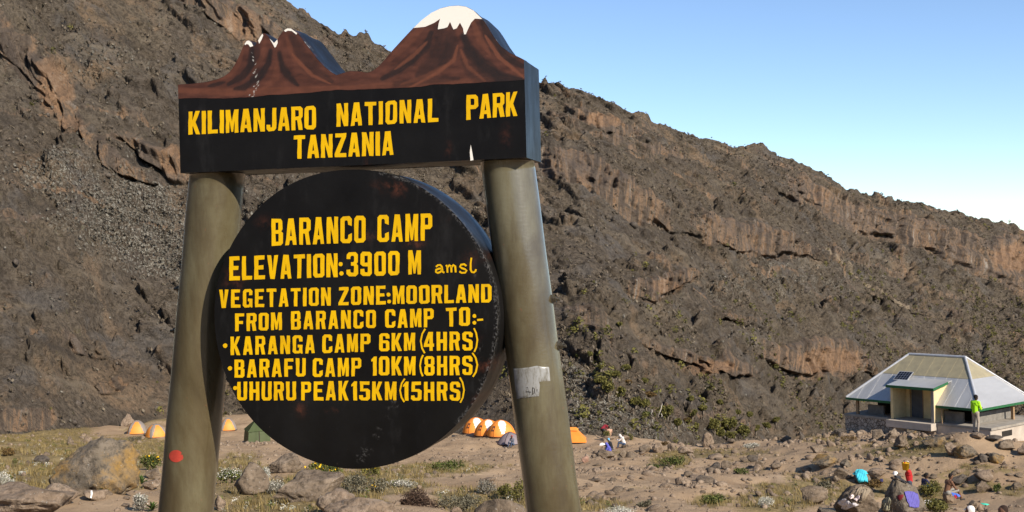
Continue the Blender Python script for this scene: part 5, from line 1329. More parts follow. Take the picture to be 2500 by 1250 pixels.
# countable small stones on the camp ground
rs_ = np.random.default_rng(11)
stone_me = []
for k in range(8):
    V, F = rock_shape(200 + k, 2, 7, 0.12); stone_me.append([mesh_np('stone', V, F, M[m_], True) for m_ in ('rtan', 'rgrey')])
cnt = 0; tries = 0
ZN = [(1420, 1660, 1105, 1245, 62, 'on the dirt just right of the right pole'), (1660, 1900, 1105, 1245, 58, 'on the dirt between the low bright shrub and the ochre boulder'), (1300, 1420, 1100, 1200, 14, 'on the dirt behind the right pole'), (560, 1260, 1100, 1180, 50, 'on the dirt seen under the disc between the poles'), (1900, 2200, 1110, 1200, 35, 'on the slope below the left half of the hut'), (2200, 2480, 1110, 1200, 35, 'on the slope below the right half of the hut'), (30, 380, 1060, 1240, 22, 'in the grass left of the left pole')]
for x0, x1, y0, y1, n, where in ZN:
    for _ in range(n):
        px_, py_ = rs_.uniform(x0, x1), rs_.uniform(y0, y1)
        p = ground_at(px_, py_); s_ = 0.085 * math.exp(rs_.normal() * 0.45) * (0.7 + p[1] / 90)
        o = link('stone', stone_me[int(rs_.integers(8))][int(rs_.random() < .4)])
        o.location = (p[0], p[1], p[2] + s_ * .22); o.scale = (s_ * rs_.uniform(.9, 1.7), s_ * rs_.uniform(.8, 1.3), s_ * rs_.uniform(.55, .95)); o.rotation_euler = (rs_.uniform(-.25, .25), rs_.uniform(-.25, .25), rs_.uniform(0, 6.3))
        tag(o, 'small loose stone ' + where, 'stone', 'loose stones ' + where)
# gravel nobody could count
def scatter_mesh(name, mats, inst_V, inst_F, pos, scl, rot, attr=None):
    n, m = len(pos), len(inst_V)
    c_, s_ = np.cos(rot), np.sin(rot)
    V = inst_V[None] * scl[:, None, :]
    X_ = V[..., 0] * c_[:, None] - V[..., 1] * s_[:, None]; Y_ = V[..., 0] * s_[:, None] + V[..., 1] * c_[:, None]
    V = np.stack([X_, Y_, V[..., 2]], -1) + pos[:, None, :]
    F = inst_F[None] + (np.arange(n) * m)[:, None, None]
    at_ = {'rnd': np.repeat(attr, m)} if attr is not None else None
    return mesh_np(name, V.reshape(-1, 3), F.reshape(-1, inst_F.shape[1]), mats, True, at_)
def ground_scatter(n, x0, x1, d0, d1, rng, keep=None):
    d = d0 + (d1 - d0) * rng.random(n) ** 0.8; px_ = rng.uniform(x0, x1, n)
    x = (px_ - CX) / FPX * d; z = H(x, d); P = np.stack([x, d, z], -1)
    if keep is not None:
        q = px_of(P); v = veg_at(q[0], q[1]) + 0.25 * fbm(x / 3, d / 3, octv=2, seed=31)
        P = P[rng.random(n) < keep(v)]
    return P
P = ground_scatter(9000, -250, 2750, 20, 122, rs_, lambda v: np.clip(1 - .5 * v, .3, 1))
V, F = rock_shape(300, 1, 5, 0.1)
sc_ = (0.022 + 0.075 * rs_.random(len(P)) ** 4)[:, None] * rs_.uniform(.7, 1.4, (len(P), 3)) * (0.6 + P[:, 1:2] / 60)
tag(link('gravel', scatter_mesh('gravel', M['rtan'], V, F, P + np.array([0, 0, .01]), sc_, rs_.uniform(0, 6.3, len(P)))), 'loose gravel over the camp ground', None, None, 'stuff')

# rubble too dense to count on the rocky side of the camp
P = ground_scatter(7000, 1380, 2750, 24, 104, rs_)
P = P[rs_.random(len(P)) < sstep(.15, .95, fbm(P[:, 0] / 7, P[:, 1] / 7, octv=3, seed=55)) * .8]
V, F = rock_shape(305, 2, 12, 0.13)
sc_ = (0.05 + 0.20 * rs_.random(len(P)) ** 3)[:, None] * rs_.uniform(.75, 1.4, (len(P), 3)) * (0.55 + P[:, 1:2] / 110)
tag(link('rubble', scatter_mesh('rubble', M['rtan'], V, F, P + np.array([0, 0, .01]), sc_, rs_.uniform(0, 6.3, len(P)))), 'rubble of small rocks on the camp slope', None, None, 'stuff')

# ------------------------------------------------------------------ plants
M['l_olive'] = leafmat('olive_foliage', [(0.0, (0.035, 0.036, 0.010)), (0.45, (0.105, 0.099, 0.027)), (0.8, (0.17, 0.152, 0.042)), (1.0, (0.23, 0.20, 0.06))])
M['l_green'] = leafmat('green_foliage', [(0.0, (0.025, 0.035, 0.010)), (0.5, (0.072, 0.090, 0.022)), (1.0, (0.155, 0.150, 0.045))])
M['l_scrub'] = leafmat('brown_scrub', [(0.0, (0.06, 0.047, 0.035)), (0.5, (0.125, 0.10, 0.072)), (0.85, (0.18, 0.15, 0.105)), (1.0, (0.12, 0.115, 0.045))])
M['l_pale'] = leafmat('pale_everlasting', [(0.0, (0.07, 0.062, 0.046)), (0.4, (0.17, 0.155, 0.12)), (0.75, (0.27, 0.25, 0.205)), (1.0, (0.42, 0.40, 0.345))])
M['l_palehill'] = leafmat('pale_hill_everlasting', [(0.0, (0.06, 0.052, 0.040)), (0.5, (0.125, 0.112, 0.088)), (0.8, (0.19, 0.175, 0.145)), (1.0, (0.33, 0.315, 0.27))])
M['l_white'] = leafmat('white_everlasting_flowers', [(0.0, (0.13, 0.135, 0.09)), (0.3, (0.30, 0.30, 0.23)), (0.6, (0.52, 0.50, 0.43)), (1.0, (0.72, 0.69, 0.61))])
M['l_yellow'] = leafmat('yellow_flowers', [(0.0, (0.50, 0.28, 0.01)), (1.0, (0.75, 0.48, 0.02))])
M['l_dry'] = leafmat('dry_grass_blades', [(0.0, (0.09, 0.068, 0.025)), (0.5, (0.21, 0.155, 0.06)), (0.85, (0.31, 0.235, 0.105)), (1.0, (0.12, 0.12, 0.035))])
M['l_heath'] = leafmat('grey_green_heath', [(0.0, (0.04, 0.035, 0.022)), (0.5, (0.12, 0.108, 0.07)), (1.0, (0.235, 0.215, 0.15))])
M['l_rust'] = leafmat('rusty_foliage', [(0.0, (0.05, 0.03, 0.012)), (0.6, (0.13, 0.08, 0.028)), (1.0, (0.17, 0.12, 0.045))])
M['l_twig'] = leafmat('dead_twigs', [(0.0, (0.035, 0.022, 0.015)), (0.6, (0.085, 0.052, 0.035)), (1.0, (0.15, 0.10, 0.07))])
M['bark'] = simple('grey_bark', (0.20, 0.165, 0.125), 0.9, 0.35, 8)
M['lob'] = leafmat('lobelia_leaf', [(0.0, (0.03, 0.055, 0.014)), (1.0, (0.09, 0.14, 0.035))])
def leaves(rng, lobes, n, size, flat=0.55, shell=0.55):
    """leaf-sized faces through the volume of several lobes (cx, cy, cz, rx, ry, rz)"""
    lobes = np.array(lobes, float); vol = (lobes[:, 3] * lobes[:, 4] * lobes[:, 5]) ** .8; k = rng.choice(len(lobes), n, p=vol / vol.sum())
    u = rng.normal(size=(n, 3)); u /= np.linalg.norm(u, axis=1, keepdims=True)
    rr = (shell + (1 - shell) * rng.random(n)) * (1 + 0.13 * rng.normal(size=n))
    c = lobes[k, :3] + u * rr[:, None] * lobes[k, 3:]
    nn = u * .8 + rng.normal(size=(n, 3)) * .75; nn /= np.linalg.norm(nn, axis=1, keepdims=True)
    a = np.cross(nn, rng.normal(size=(n, 3))); a /= np.linalg.norm(a, axis=1, keepdims=True); b = np.cross(nn, a)
    s_ = size * rng.uniform(.6, 1.4, n)[:, None]
    V = np.stack([c - a * s_, c + b * s_ * flat, c + a * s_, c - b * s_ * flat], 1).reshape(-1, 3)
    F = np.arange(n * 4).reshape(n, 4)
    tone = np.clip(0.5 + 0.22 * rng.normal(size=n) + 0.18 * fbm(c[:, 0] * 3 / (size * 14), c[:, 1] * 3 / (size * 14), c[:, 2] * 3 / (size * 14), 2, 3), 0, 1)
    return V, F, np.repeat(tone, 4)
def rand_lobes(rng, w_, d_, h_, n=6):
    L = [(0, 0, h_ * .45, w_ * .34, d_ * .34, h_ * .42)]
    for i in range(n):
        a = rng.uniform(0, 6.28); r = rng.uniform(.25, .62)
        q = rng.uniform(.22, .38)
        L.append((math.cos(a) * r * w_ / 2, math.sin(a) * r * d_ / 2, h_ * rng.uniform(.3, .72), w_ * q * .62, d_ * q * .62, h_ * q * .8))
    return L
rp = np.random.default_rng(21)
def tree(px, py_base, wpx, hpx, mat, label, group):
    p = mount_at(px, py_base); d = p[1]; w_ = wpx / FPX * d; h_ = hpx / FPX * d; w_ *= 1.15; h_ *= 1.08
    root = empty('heath_tree', (p[0], p[1] - .2, p[2] - .15)); tag(root, label, 'tree', group)
    L = rand_lobes(rp, w_, w_ * .85, h_ * .74, 8); L = [(a, b, c + h_ * .30, x, y, z) for a, b, c, x, y, z in L]
    V, F, tn_ = leaves(rp, L, int(900 + 420 * w_), 0.065 + 0.018 * w_, .6, .5)
    link('crown', mesh_np('crown', V, F, M[mat], False, {'rnd': tn_}), root)
    b = MB().tube([(0, 0, -.3), (.05 * w_, 0, h_ * .3), (0, .03 * w_, h_ * .62)], [.11, .085, .04], 7)
    for k in range(4):
        a = k * 1.6 + rp.random(); b.tube([(.04 * w_, 0, h_ * .24), (math.cos(a) * w_ * .28, math.sin(a) * w_ * .28, h_ * .62)], [.06, .02], 5)
    b.build('trunk', M['bark'], root, True)
def zt(x, y): return 1300 + x / 3.125, 700 + y / 3.125
TR = [(520, 745, 112, 80, 'l_olive', 'olive heath tree at the upper left of the grove beside the right pole'), (625, 700, 105, 70, 'l_olive', 'olive heath tree at the top of the grove right of the pole'), (715, 650, 80, 65, 'l_olive', 'dark olive tree standing highest above the grove'),
      (860, 740, 58, 55, 'l_olive', 'single round olive tree right of the grove top'), (575, 850, 130, 130, 'l_olive', 'broad olive tree at the left of the big clump'), (665, 870, 130, 120, 'l_olive', 'broad light olive tree at the right of the big clump'),
      (778, 925, 92, 90, 'l_olive', 'round olive tree between the big clump and the rust tree'), (868, 940, 95, 95, 'l_olive', 'round olive tree below the rust coloured tree'), (892, 850, 95, 60, 'l_rust', 'rust coloured tree in the middle of the grove'),
      (1025, 1012, 130, 105, 'l_olive', 'large dark olive tree beside bare white trunks'), (1108, 1078, 72, 85, 'l_olive', 'small two tier olive tree below the white trunks'), (1250, 1098, 52, 68, 'l_olive', 'slim upright olive tree near the plateau edge'),
      (868, 982, 64, 45, 'l_green', 'low bright green bush tree left of the white trunks'), (592, 955, 45, 42, 'l_olive', 'small olive bush tree just below the big clump'), (505, 985, 36, 45, 'l_olive', 'tiny olive tree below left of the big clump'), (392, 1012, 42, 50, 'l_olive', 'tiny olive tree on pale scrub closest to the right pole'), (440, 556, 52, 55, 'l_olive', 'small olive tree high on the slope beside a pole bolt'), (522, 635, 48, 48, 'l_olive', 'small olive tree just above the top left of the grove'), (665, 302, 46, 42, 'l_olive', 'lone dark tree high on the slope right of the pole bolts'),
      (1215, 1000, 82, 80, 'l_olive', 'olive tree right of the bleached trunks'), (1380, 1130, 130, 130, 'l_olive', 'dark tree clump at the left of the lower grove'), (1505, 1120, 140, 125, 'l_olive', 'broad olive tree in the middle of the lower grove'), (1425, 1165, 105, 100, 'l_olive', 'olive tree at the front of the lower grove'),
      (1612, 1130, 92, 90, 'l_olive', 'olive tree at the right of the lower grove'), (1700, 1110, 72, 70, 'l_olive', 'small olive tree at the right end of the lower grove'), (1500, 1180, 84, 80, 'l_olive', 'low olive tree below the middle of the lower grove'), (1210, 885, 62, 60, 'l_olive', 'small olive tree above and right of the bleached trunks'), (1300, 955, 70, 62, 'l_olive', 'small olive tree between the bleached trunks and the lower grove'), (1190, 1050, 60, 55, 'l_rust', 'small rust coloured tree below the bleached trunks'),
      (735, 745, 60, 45, 'l_rust', 'small rust coloured tree at the top right of the grove'), (350, 545, 42, 50, 'l_olive', 'thin tree high on the slope nearest to the right pole'), (1660, 1000, 60, 55, 'l_olive', 'small tree above the right end of the lower grove'), (1780, 1090, 70, 60, 'l_olive', 'small tree on the slope right of the lower grove'), (1850, 1040, 60, 55, 'l_olive', 'small tree farthest right on the slope towards the hut'), (1560, 980, 60, 50, 'l_olive', 'small tree above the middle of the lower grove'), (1430, 900, 60, 50, 'l_olive', 'small tree alone above the left of the lower grove')]
for zx, zy, w_, h_, mt_, lb in TR:
    x, y = zt(zx, zy); tree(x, y, w_ / 3.125, h_ / 3.125, mt_, lb or 'small olive heath tree dotted on the scrub slope around the groves', 'heath trees on the slope behind the camp')
# bare white trunks
for x, y, x2, y2 in ((1602, 1018, 1617, 985), (1612, 1020, 1614, 1009), (1588, 1012, 1592, 1000)):
    p = mount_at(x, y); q = at(x2, y2, p[1] - .3); o = MB().tube([(0, 0, -.2), tuple((q - p) * .55 + np.array([.1, 0, 0])), tuple(q - p)], [.09, .06, .02], 6).build('dead_trunk', simple('bleached_wood', (0.5, 0.46, 0.40), 0.8, 0.2), None, True)
    o.location = p; tag(o, {1602: 'tall bleached bare trunk leaning right beside the large dark tree', 1612: 'short bleached stump right of the leaning bare trunk', 1588: 'thin pale stem left of the leaning bare trunk'}[x], 'dead tree')
# scrub and scree on the mountain: one mass each
Pm = mp.reshape(T.shape + (3,)); vis = (T > 0.0) & (T < 0.995)
wgt_s = np.where(vis, (1 - cliff) * (0.35 + 0.9 * sstep(500, 1000, Ppy) * sstep(1200, 1500, Ppx) + 0.3 * sstep(1300, 2200, Ppx)) * (0.5 + np.clip(fbm(X / 12, Y / 12, octv=2, seed=90), -.4, .8)), 0) * (Ppx > -150) * (Ppx < 2650) * (Ppy > -80)
def mount_scatter(wg, n, rng):
    wv = np.clip(wg, 0, None).ravel() * (D.ravel() / 150) ** 1.2; k = rng.choice(wv.size, n, p=wv / wv.sum())
    return mp[k] + rng.normal(size=(n, 3)) * np.array([.25, .25, .08])
def shrub_mass(name, label, P, size, mat, quads=14, leaf=0.30, rng=rp):
    V, F, tn_ = leaves(np.random.default_rng(5), [(0, 0, .45, .5, .5, .45)], quads, leaf)
    sc_ = size * np.clip(np.exp(rng.normal(size=len(P)) * .4), .45, 1.7); sc3 = sc_[:, None] * rng.uniform(.8, 1.25, (len(P), 3))
    n, m = len(P), len(V)
    me = scatter_mesh(name, M[mat], V, F, P, sc3, rng.uniform(0, 6.3, n))
    tn2 = np.clip(np.tile(tn_, n) * .5 + np.repeat(rng.random(n), m) * .5, 0, 1).astype(np.float32)
    a_ = me.attributes.new('rnd', 'FLOAT', 'POINT'); a_.data.foreach_set('value', tn2)
    return tag(link(name, me), label, None, None, 'stuff')
shrub_mass('hillside_scrub', 'brown scrub covering the mountain slope', mount_scatter(wgt_s, 15000, rp), 0.42, 'l_scrub', 9, .34)
shrub_mass('hillside_bushes', 'olive bushes dotted over the mountain slope', mount_scatter(wgt_s * sstep(600, 1000, Ppy + 0.18 * (Ppx - 1300)) + wgt_s * .04, 1500, rp), 0.72, 'l_olive', 26, .17)
shrub_mass('everlasting_cover', 'pale grey everlasting shrubs on the slope', mount_scatter(np.where(vis, pale ** 2 + .008, 0) * (1 - cliff), 13000, rp), 0.30, 'l_palehill', 10, .27)
V, F = rock_shape(310, 1, 9, 0.1)
P = mount_scatter(np.where(vis, (1 - .7 * cliff) * (0.3 + sstep(0.1, .6, fbm(X / 15, Y / 15, octv=3, seed=97))), 0) * (Ppx > -100) * (Ppx < 2600) * (Ppy > -60), 3600, rp)
sc_ = (0.11 * np.exp(rp.normal(size=len(P)) * .6))[:, None] * rp.uniform(.7, 1.4, (len(P), 3))
tag(link('scree', scatter_mesh('scree', M['rdark'], V, F, P, sc_, rp.uniform(0, 6.3, len(P)))), 'loose rocks strewn over the mountain slope', None, None, 'stuff')

# grass and herbs on the camp ground
P = ground_scatter(46000, -300, 2800, 20, 135, rp, lambda v: sstep(.3, .85, v))
n = len(P); nb = 9
ang_ = rp.uniform(0, 6.28, (n, nb)); ln = rp.uniform(.12, .30, (n, nb)); tl = rp.uniform(.2, .8, (n, nb)); off = rp.normal(size=(n, nb, 2)) * .06
bx, by = P[:, None, 0] + off[..., 0], P[:, None, 1] + off[..., 1]; bz = np.repeat(P[:, 2:3], nb, 1) - .02
dx, dy = np.cos(ang_), np.sin(ang_); wd_ = .011
tip = np.stack([bx + dx * ln * tl, by + dy * ln * tl, bz + ln * (1.1 - .5 * tl)], -1)
v1 = np.stack([bx - dy * wd_, by + dx * wd_, bz], -1); v2 = np.stack([bx + dy * wd_, by - dx * wd_, bz], -1)
V = np.stack([v1, v2, tip], 2).reshape(-1, 3); F = np.arange(len(V)).reshape(-1, 3)
tone = np.repeat(np.clip(np.repeat(rp.random((n, 1)), nb, 1) * .7 + .3 * rp.random((n, nb)), 0, 1).ravel(), 3)
tag(link('dry_grass', mesh_np('dry_grass', V, F, M['l_dry'], False, {'rnd': tone})), 'dry yellow grass tufts on the camp ground', None, None, 'stuff')
P = ground_scatter(5200, -300, 2800, 20, 110, rp, lambda v: sstep(.45, .95, v))
shrub_mass('ground_herbs', 'low green herbs between the rocks', P, 0.13, 'l_green', 26, .14)
P = ground_scatter(1500, -300, 1400, 20, 70, rp, lambda v: sstep(.55, .95, v))
shrub_mass('ground_everlastings', 'small white everlasting flowers in the grass', P, 0.13, 'l_white', 22, .11)
# individual bushes
def bush(px, py, wpx, hpx, mat, label, n=700, leaf=.03, flowers=None, name='bush', cat='bush', group=None):
    p = ground_at(px, py); d = p[1]; w_ = wpx / FPX * d; h_ = hpx / FPX * d
    c = p * ((d + w_ * .3) / d); z = gz(c[0], c[1])
    root = empty(name, (c[0], c[1], z - .03)); tag(root, label, cat, group)
    L = rand_lobes(rp, w_, w_ * .8, h_, 9)
    V, F, tn_ = leaves(rp, L, n, leaf * (.6 + d / 60))
    link('foliage', mesh_np('foliage', V, F, M[mat], False, {'rnd': tn_}), root)
    b = MB()
    for k in range(7):
        a = k * .9 + rp.random(); b.tube([(0, 0, -.02), (math.cos(a) * w_ * .25, math.sin(a) * w_ * .25, h_ * .55)], [.018, .006], 4)
    tag(b.build('stems', M['bark'], root), kind='stuff')
    if flowers:
        L2 = [(a, b_, c_ + z_ * .25, x * .95, y * .95, z_ * .9) for a, b_, c_, x, y, z_ in L]
        V, F, tn_ = leaves(rp, L2, flowers[1], flowers[2] * (.6 + d / 60), .9, .96)
        k = V.reshape(-1, 4, 3)[:, :, 2].mean(1) > h_ * .45; V = V.reshape(-1, 4, 3)[k].reshape(-1, 3); F = np.arange(len(V)).reshape(-1, 4)
        tag(link('flowers', mesh_np('flowers', V, F, M[flowers[0]], False, {'rnd': np.repeat(rp.random(len(F)), 4)}), root), kind='stuff')
W_, Y_ = ('l_white', 700, .012), ('l_yellow', 46, .026)
for a in [
 (560, 1182, 90, 42, 'l_green', 'white flowered bush right beside the left pole', 500, .03, W_), (640, 1178, 60, 44, 'l_white', 'dense white everlasting bush between two grey boulders', 2200, .013, None), (665, 1212, 84, 40, 'l_pale', 'pale sage everlasting bush in front of the long grey boulder', 2000, .016, W_),
 (985, 1192, 100, 24, 'l_pale', 'white everlasting bush left of the brush pile', 1400, .016, W_), (345, 1248, 46, 44, 'l_pale', 'pale everlasting bush at the foot of the left pole', 1600, .016, W_),
 (8, 1200, 60, 50, 'l_white', 'white everlasting bush at the left edge', 1600, .013, None), (30, 1192, 30, 28, 'l_white', 'small white bush just above the corner boulder', 1000, .013, None), (145, 1238, 40, 24, 'l_white', 'small white everlasting clump on the corner boulder', 800, .013, None), (54, 1160, 22, 14, 'l_white', 'tiny white clump on the grass left of the lichen boulder', 400, .013, None),
 (1505, 1262, 110, 30, 'l_white', 'white everlasting bush at the bottom edge right of the right pole', 2200, .013, None), (1870, 1240, 60, 32, 'l_white', 'white everlasting bush at the bottom among grey rocks', 1400, .013, None), (1835, 1096, 60, 16, 'l_pale', 'pale everlasting patch on the plateau edge', 1000, .016, W_),
 (370, 1150, 76, 46, 'l_green', 'green shrub with yellow flowers behind the left pole', 900, .03, Y_), (800, 1168, 110, 42, 'l_green', 'long green shrub with yellow flowers under the disc', 1100, .03, ('l_yellow', 120, .026)), (905, 1168, 70, 36, 'l_olive', 'shrub with yellow flowers right below the disc bottom', 700, .03, Y_),
 (870, 1214, 110, 58, 'l_heath', 'grey green heath bush behind the tan boulders', 1300, .026, None), (925, 1205, 60, 40, 'l_heath', 'grey heath bush with a few yellow flowers', 700, .026, ('l_yellow', 26, .03)), (1120, 1250, 150, 46, 'l_heath', 'wide grey green heath bush at the bottom edge', 1600, .026, None),
 (1190, 1214, 66, 46, 'l_pale', 'grey everlasting bush left of the right pole', 1600, .016, None), (1238, 1222, 56, 46, 'l_olive', 'upright olive heather bush left of the right pole', 900, .024, None), (1268, 1228, 40, 64, 'l_olive', 'tall rusty olive heather against the right pole', 700, .024, None),
 (1092, 1152, 130, 26, 'l_green', 'long low green shrub on the dirt under the disc', 900, .03, None), (1637, 1142, 86, 30, 'l_green', 'low bright green shrub on the camp ground', 900, .03, None), (1592, 1146, 44, 16, 'l_green', 'small green shrub left of the low bright shrub', 400, .03, None), (1742, 1232, 76, 28, 'l_green', 'green shrub near the bottom edge left of the white clump', 800, .028, None),
 (1810, 1158, 50, 20, 'l_green', 'flat green plant below the boulder pair', 400, .028, None), (1575, 1240, 46, 20, 'l_heath', 'grey green tuft on the dirt near the bottom', 400, .026, None),
 (2272, 1222, 70, 44, 'l_olive', 'leafy green brown bush right of the laundry boulder', 1300, .028, None), (2290, 1254, 90, 36, 'l_olive', 'dark leafy bush at the bottom edge right of the laundry', 1300, .028, None), (2138, 1194, 56, 24, 'l_rust', 'yellowish shrub left of the laundry boulder', 600, .028, None), (2012, 1196, 60, 28, 'l_heath', 'grey green shrub above the laundry slab', 600, .028, None),
 (2435, 1202, 26, 24, 'l_green', 'small dark green bush right of the smooth boulder pair', 400, .028, None), (1482, 1072, 26, 22, 'l_olive', 'round olive bush beside the bare backed person', 500, .022, None), (1541, 1076, 16, 20, 'l_olive', 'small olive bush behind the person in the white hood', 300, .022, None), (1622, 1088, 30, 12, 'l_rust', 'yellow moss cushion on the rock line', 300, .022, None),
 (20, 1116, 46, 26, 'l_rust', 'golden brown shrub at the left edge under the cliff', 500, .026, None), (330, 1078, 60, 14, 'l_heath', 'dry bush in front of the two left tents', 300, .024, None), (2075, 1080, 60, 14, 'l_rust', 'dry grass mound left of the hut', 400, .02, None), (1250, 1050, 30, 12, 'l_green', 'green patch above the orange and white tents', 300, .022, None)]:
    bush(*a)
# lobelia rosettes, each leaf a part
def rosette(px, py, wpx, label):
    p = ground_at(px, py); d = p[1]; r = wpx / FPX * d / 2
    root = empty('lobelia_rosette', tuple(p)); tag(root, label, 'plant', 'green leaf rosettes')
    V, F = [], []
    for i in range(6):
        u = i / 5; hw = .085 * r * (math.sin(math.pi * (.12 + .8 * u)) + .15) * 1.4
        x = r * u * .9; z = r * (.95 * u - .55 * u * u)
        V += [(x, -hw, z), (x, 0, z - hw * .5), (x, hw, z)]
    for i in range(5):
        k = 3 * i; F += [[k, k + 3, k + 4, k + 1], [k + 1, k + 4, k + 5, k + 2]]
    me_ = mesh_np('leaf', np.array(V), np.array(F), M['lob'], True, {'rnd': np.linspace(0, 1, len(V))})
    for k in range(34):
        o = link('leaf', me_, root); o.rotation_euler = (rp.uniform(-.2, .2), -rp.uniform(-.25, 1.0), k * 2.4); o.scale = [rp.uniform(.75, 1.1)] * 3; o.location = (0, 0, r * .1)
rosette(252, 1202, 52, 'green leaf rosette in front of the lichen boulder'); rosette(346, 1182, 40, 'green leaf rosette at the right foot of the lichen boulder'); rosette(372, 1248, 44, 'green leaf rosette at the foot of the left pole')
rosette(2103, 1262, 26, 'pale green spiky plant at the bottom edge below the laundry slab')
# dead brush pile
p = ground_at(1010, 1236); d = p[1]; w_ = 112 / FPX * d; h_ = 46 / FPX * d
n = 520
c = rp.normal(size=(n, 3)) * np.array([w_ * .24, w_ * .2, 0]); c[:, 2] = h_ * np.exp(-(c[:, 0] / (w_ * .3)) ** 2 - (c[:, 1] / (w_ * .3)) ** 2) * rp.uniform(.1, 1, n)
dv = rp.normal(size=(n, 3)) * np.array([1, 1, .35]); dv /= np.linalg.norm(dv, axis=1, keepdims=True); L_ = rp.uniform(.10, .34, n)[:, None]
b = MB()
for i in range(n):
    m_ = c[i] + rp.normal(size=3) * .03; b.tube([c[i] - dv[i] * L_[i] / 2, m_, c[i] + dv[i] * L_[i] / 2], [.009, .008, .004], 3, False)
me = mesh_np('brush', np.array(b.V), np.array(b.F), M['l_twig'], False, {'rnd': np.repeat(rp.random(n), 9)})
o = empty('brush_pile', (p[0], p[1] + .5, gz(p[0], p[1] + .5))); tag(link('twigs', me, o), kind='stuff'); tag(o, 'heap of dark brown dead twigs at the bottom below the disc', 'brush pile')

# ------------------------------------------------------------------ people
def sphere_caps(a, b, ra, rb, n=10):
    """tapered capsule"""
    a, b = Vector(a), Vector(b); d = (b - a); L = d.length
    z = d.normalized() if L > 1e-5 else Vector((0, 0, 1)); x = z.orthogonal().normalized(); y = z.cross(x)
    rings = [(-math.cos(t_) * ra, math.sin(t_) * ra) for t_ in (0.25, .7, 1.2)] + [(0, ra), (L, rb)] + [(L + math.cos(t_) * rb, math.sin(t_) * rb) for t_ in (1.2, .7, .25)]
    V, F = [], []
    for h, r in rings:
        for j in range(n):
            t_ = 2 * math.pi * j / n; V.append(a + z * h + (x * math.cos(t_) + y * math.sin(t_)) * r)
    for i in range(len(rings) - 1):
        for j in range(n): F.append([i * n + j, i * n + (j + 1) % n, (i + 1) * n + (j + 1) % n, (i + 1) * n + j])
    F += [list(range(n))[::-1], [(len(rings) - 1) * n + j for j in range(n)]]
    return V, F
STAND = dict(pel=(0, 0, .93), che=(0, .02, 1.28), nec=(0, .03, 1.46), hea=(0, .06, 1.62), sh=(.18, .01, 1.40), el=(.25, .02, 1.12), wr=(.24, .14, .90), hp=(.09, 0, .90), kn=(.11, .04, .50), an=(.12, -.01, .08))
SIT = dict(pel=(0, 0, .40), che=(0, .10, .76), nec=(0, .16, .93), hea=(0, .21, 1.08), sh=(.18, .12, .87), el=(.25, .27, .62), wr=(.12, .44, .58), hp=(.09, .04, .38), kn=(.14, .44, .50), an=(.13, .52, .08))
def mirror(pose):
    J = {}
    for k, v in pose.items():
        if k in ('pel', 'che', 'nec', 'hea'): J[k] = Vector(v)
        elif k.endswith(('L', 'R')): J[k] = Vector(v)
        else:
            J.setdefault(k + 'R', Vector(v)); J.setdefault(k + 'L', Vector((-v[0], v[1], v[2])))
    for k, v in pose.items():
        if k.endswith(('L', 'R')): J[k] = Vector(v)
    return J
skin_m = {}
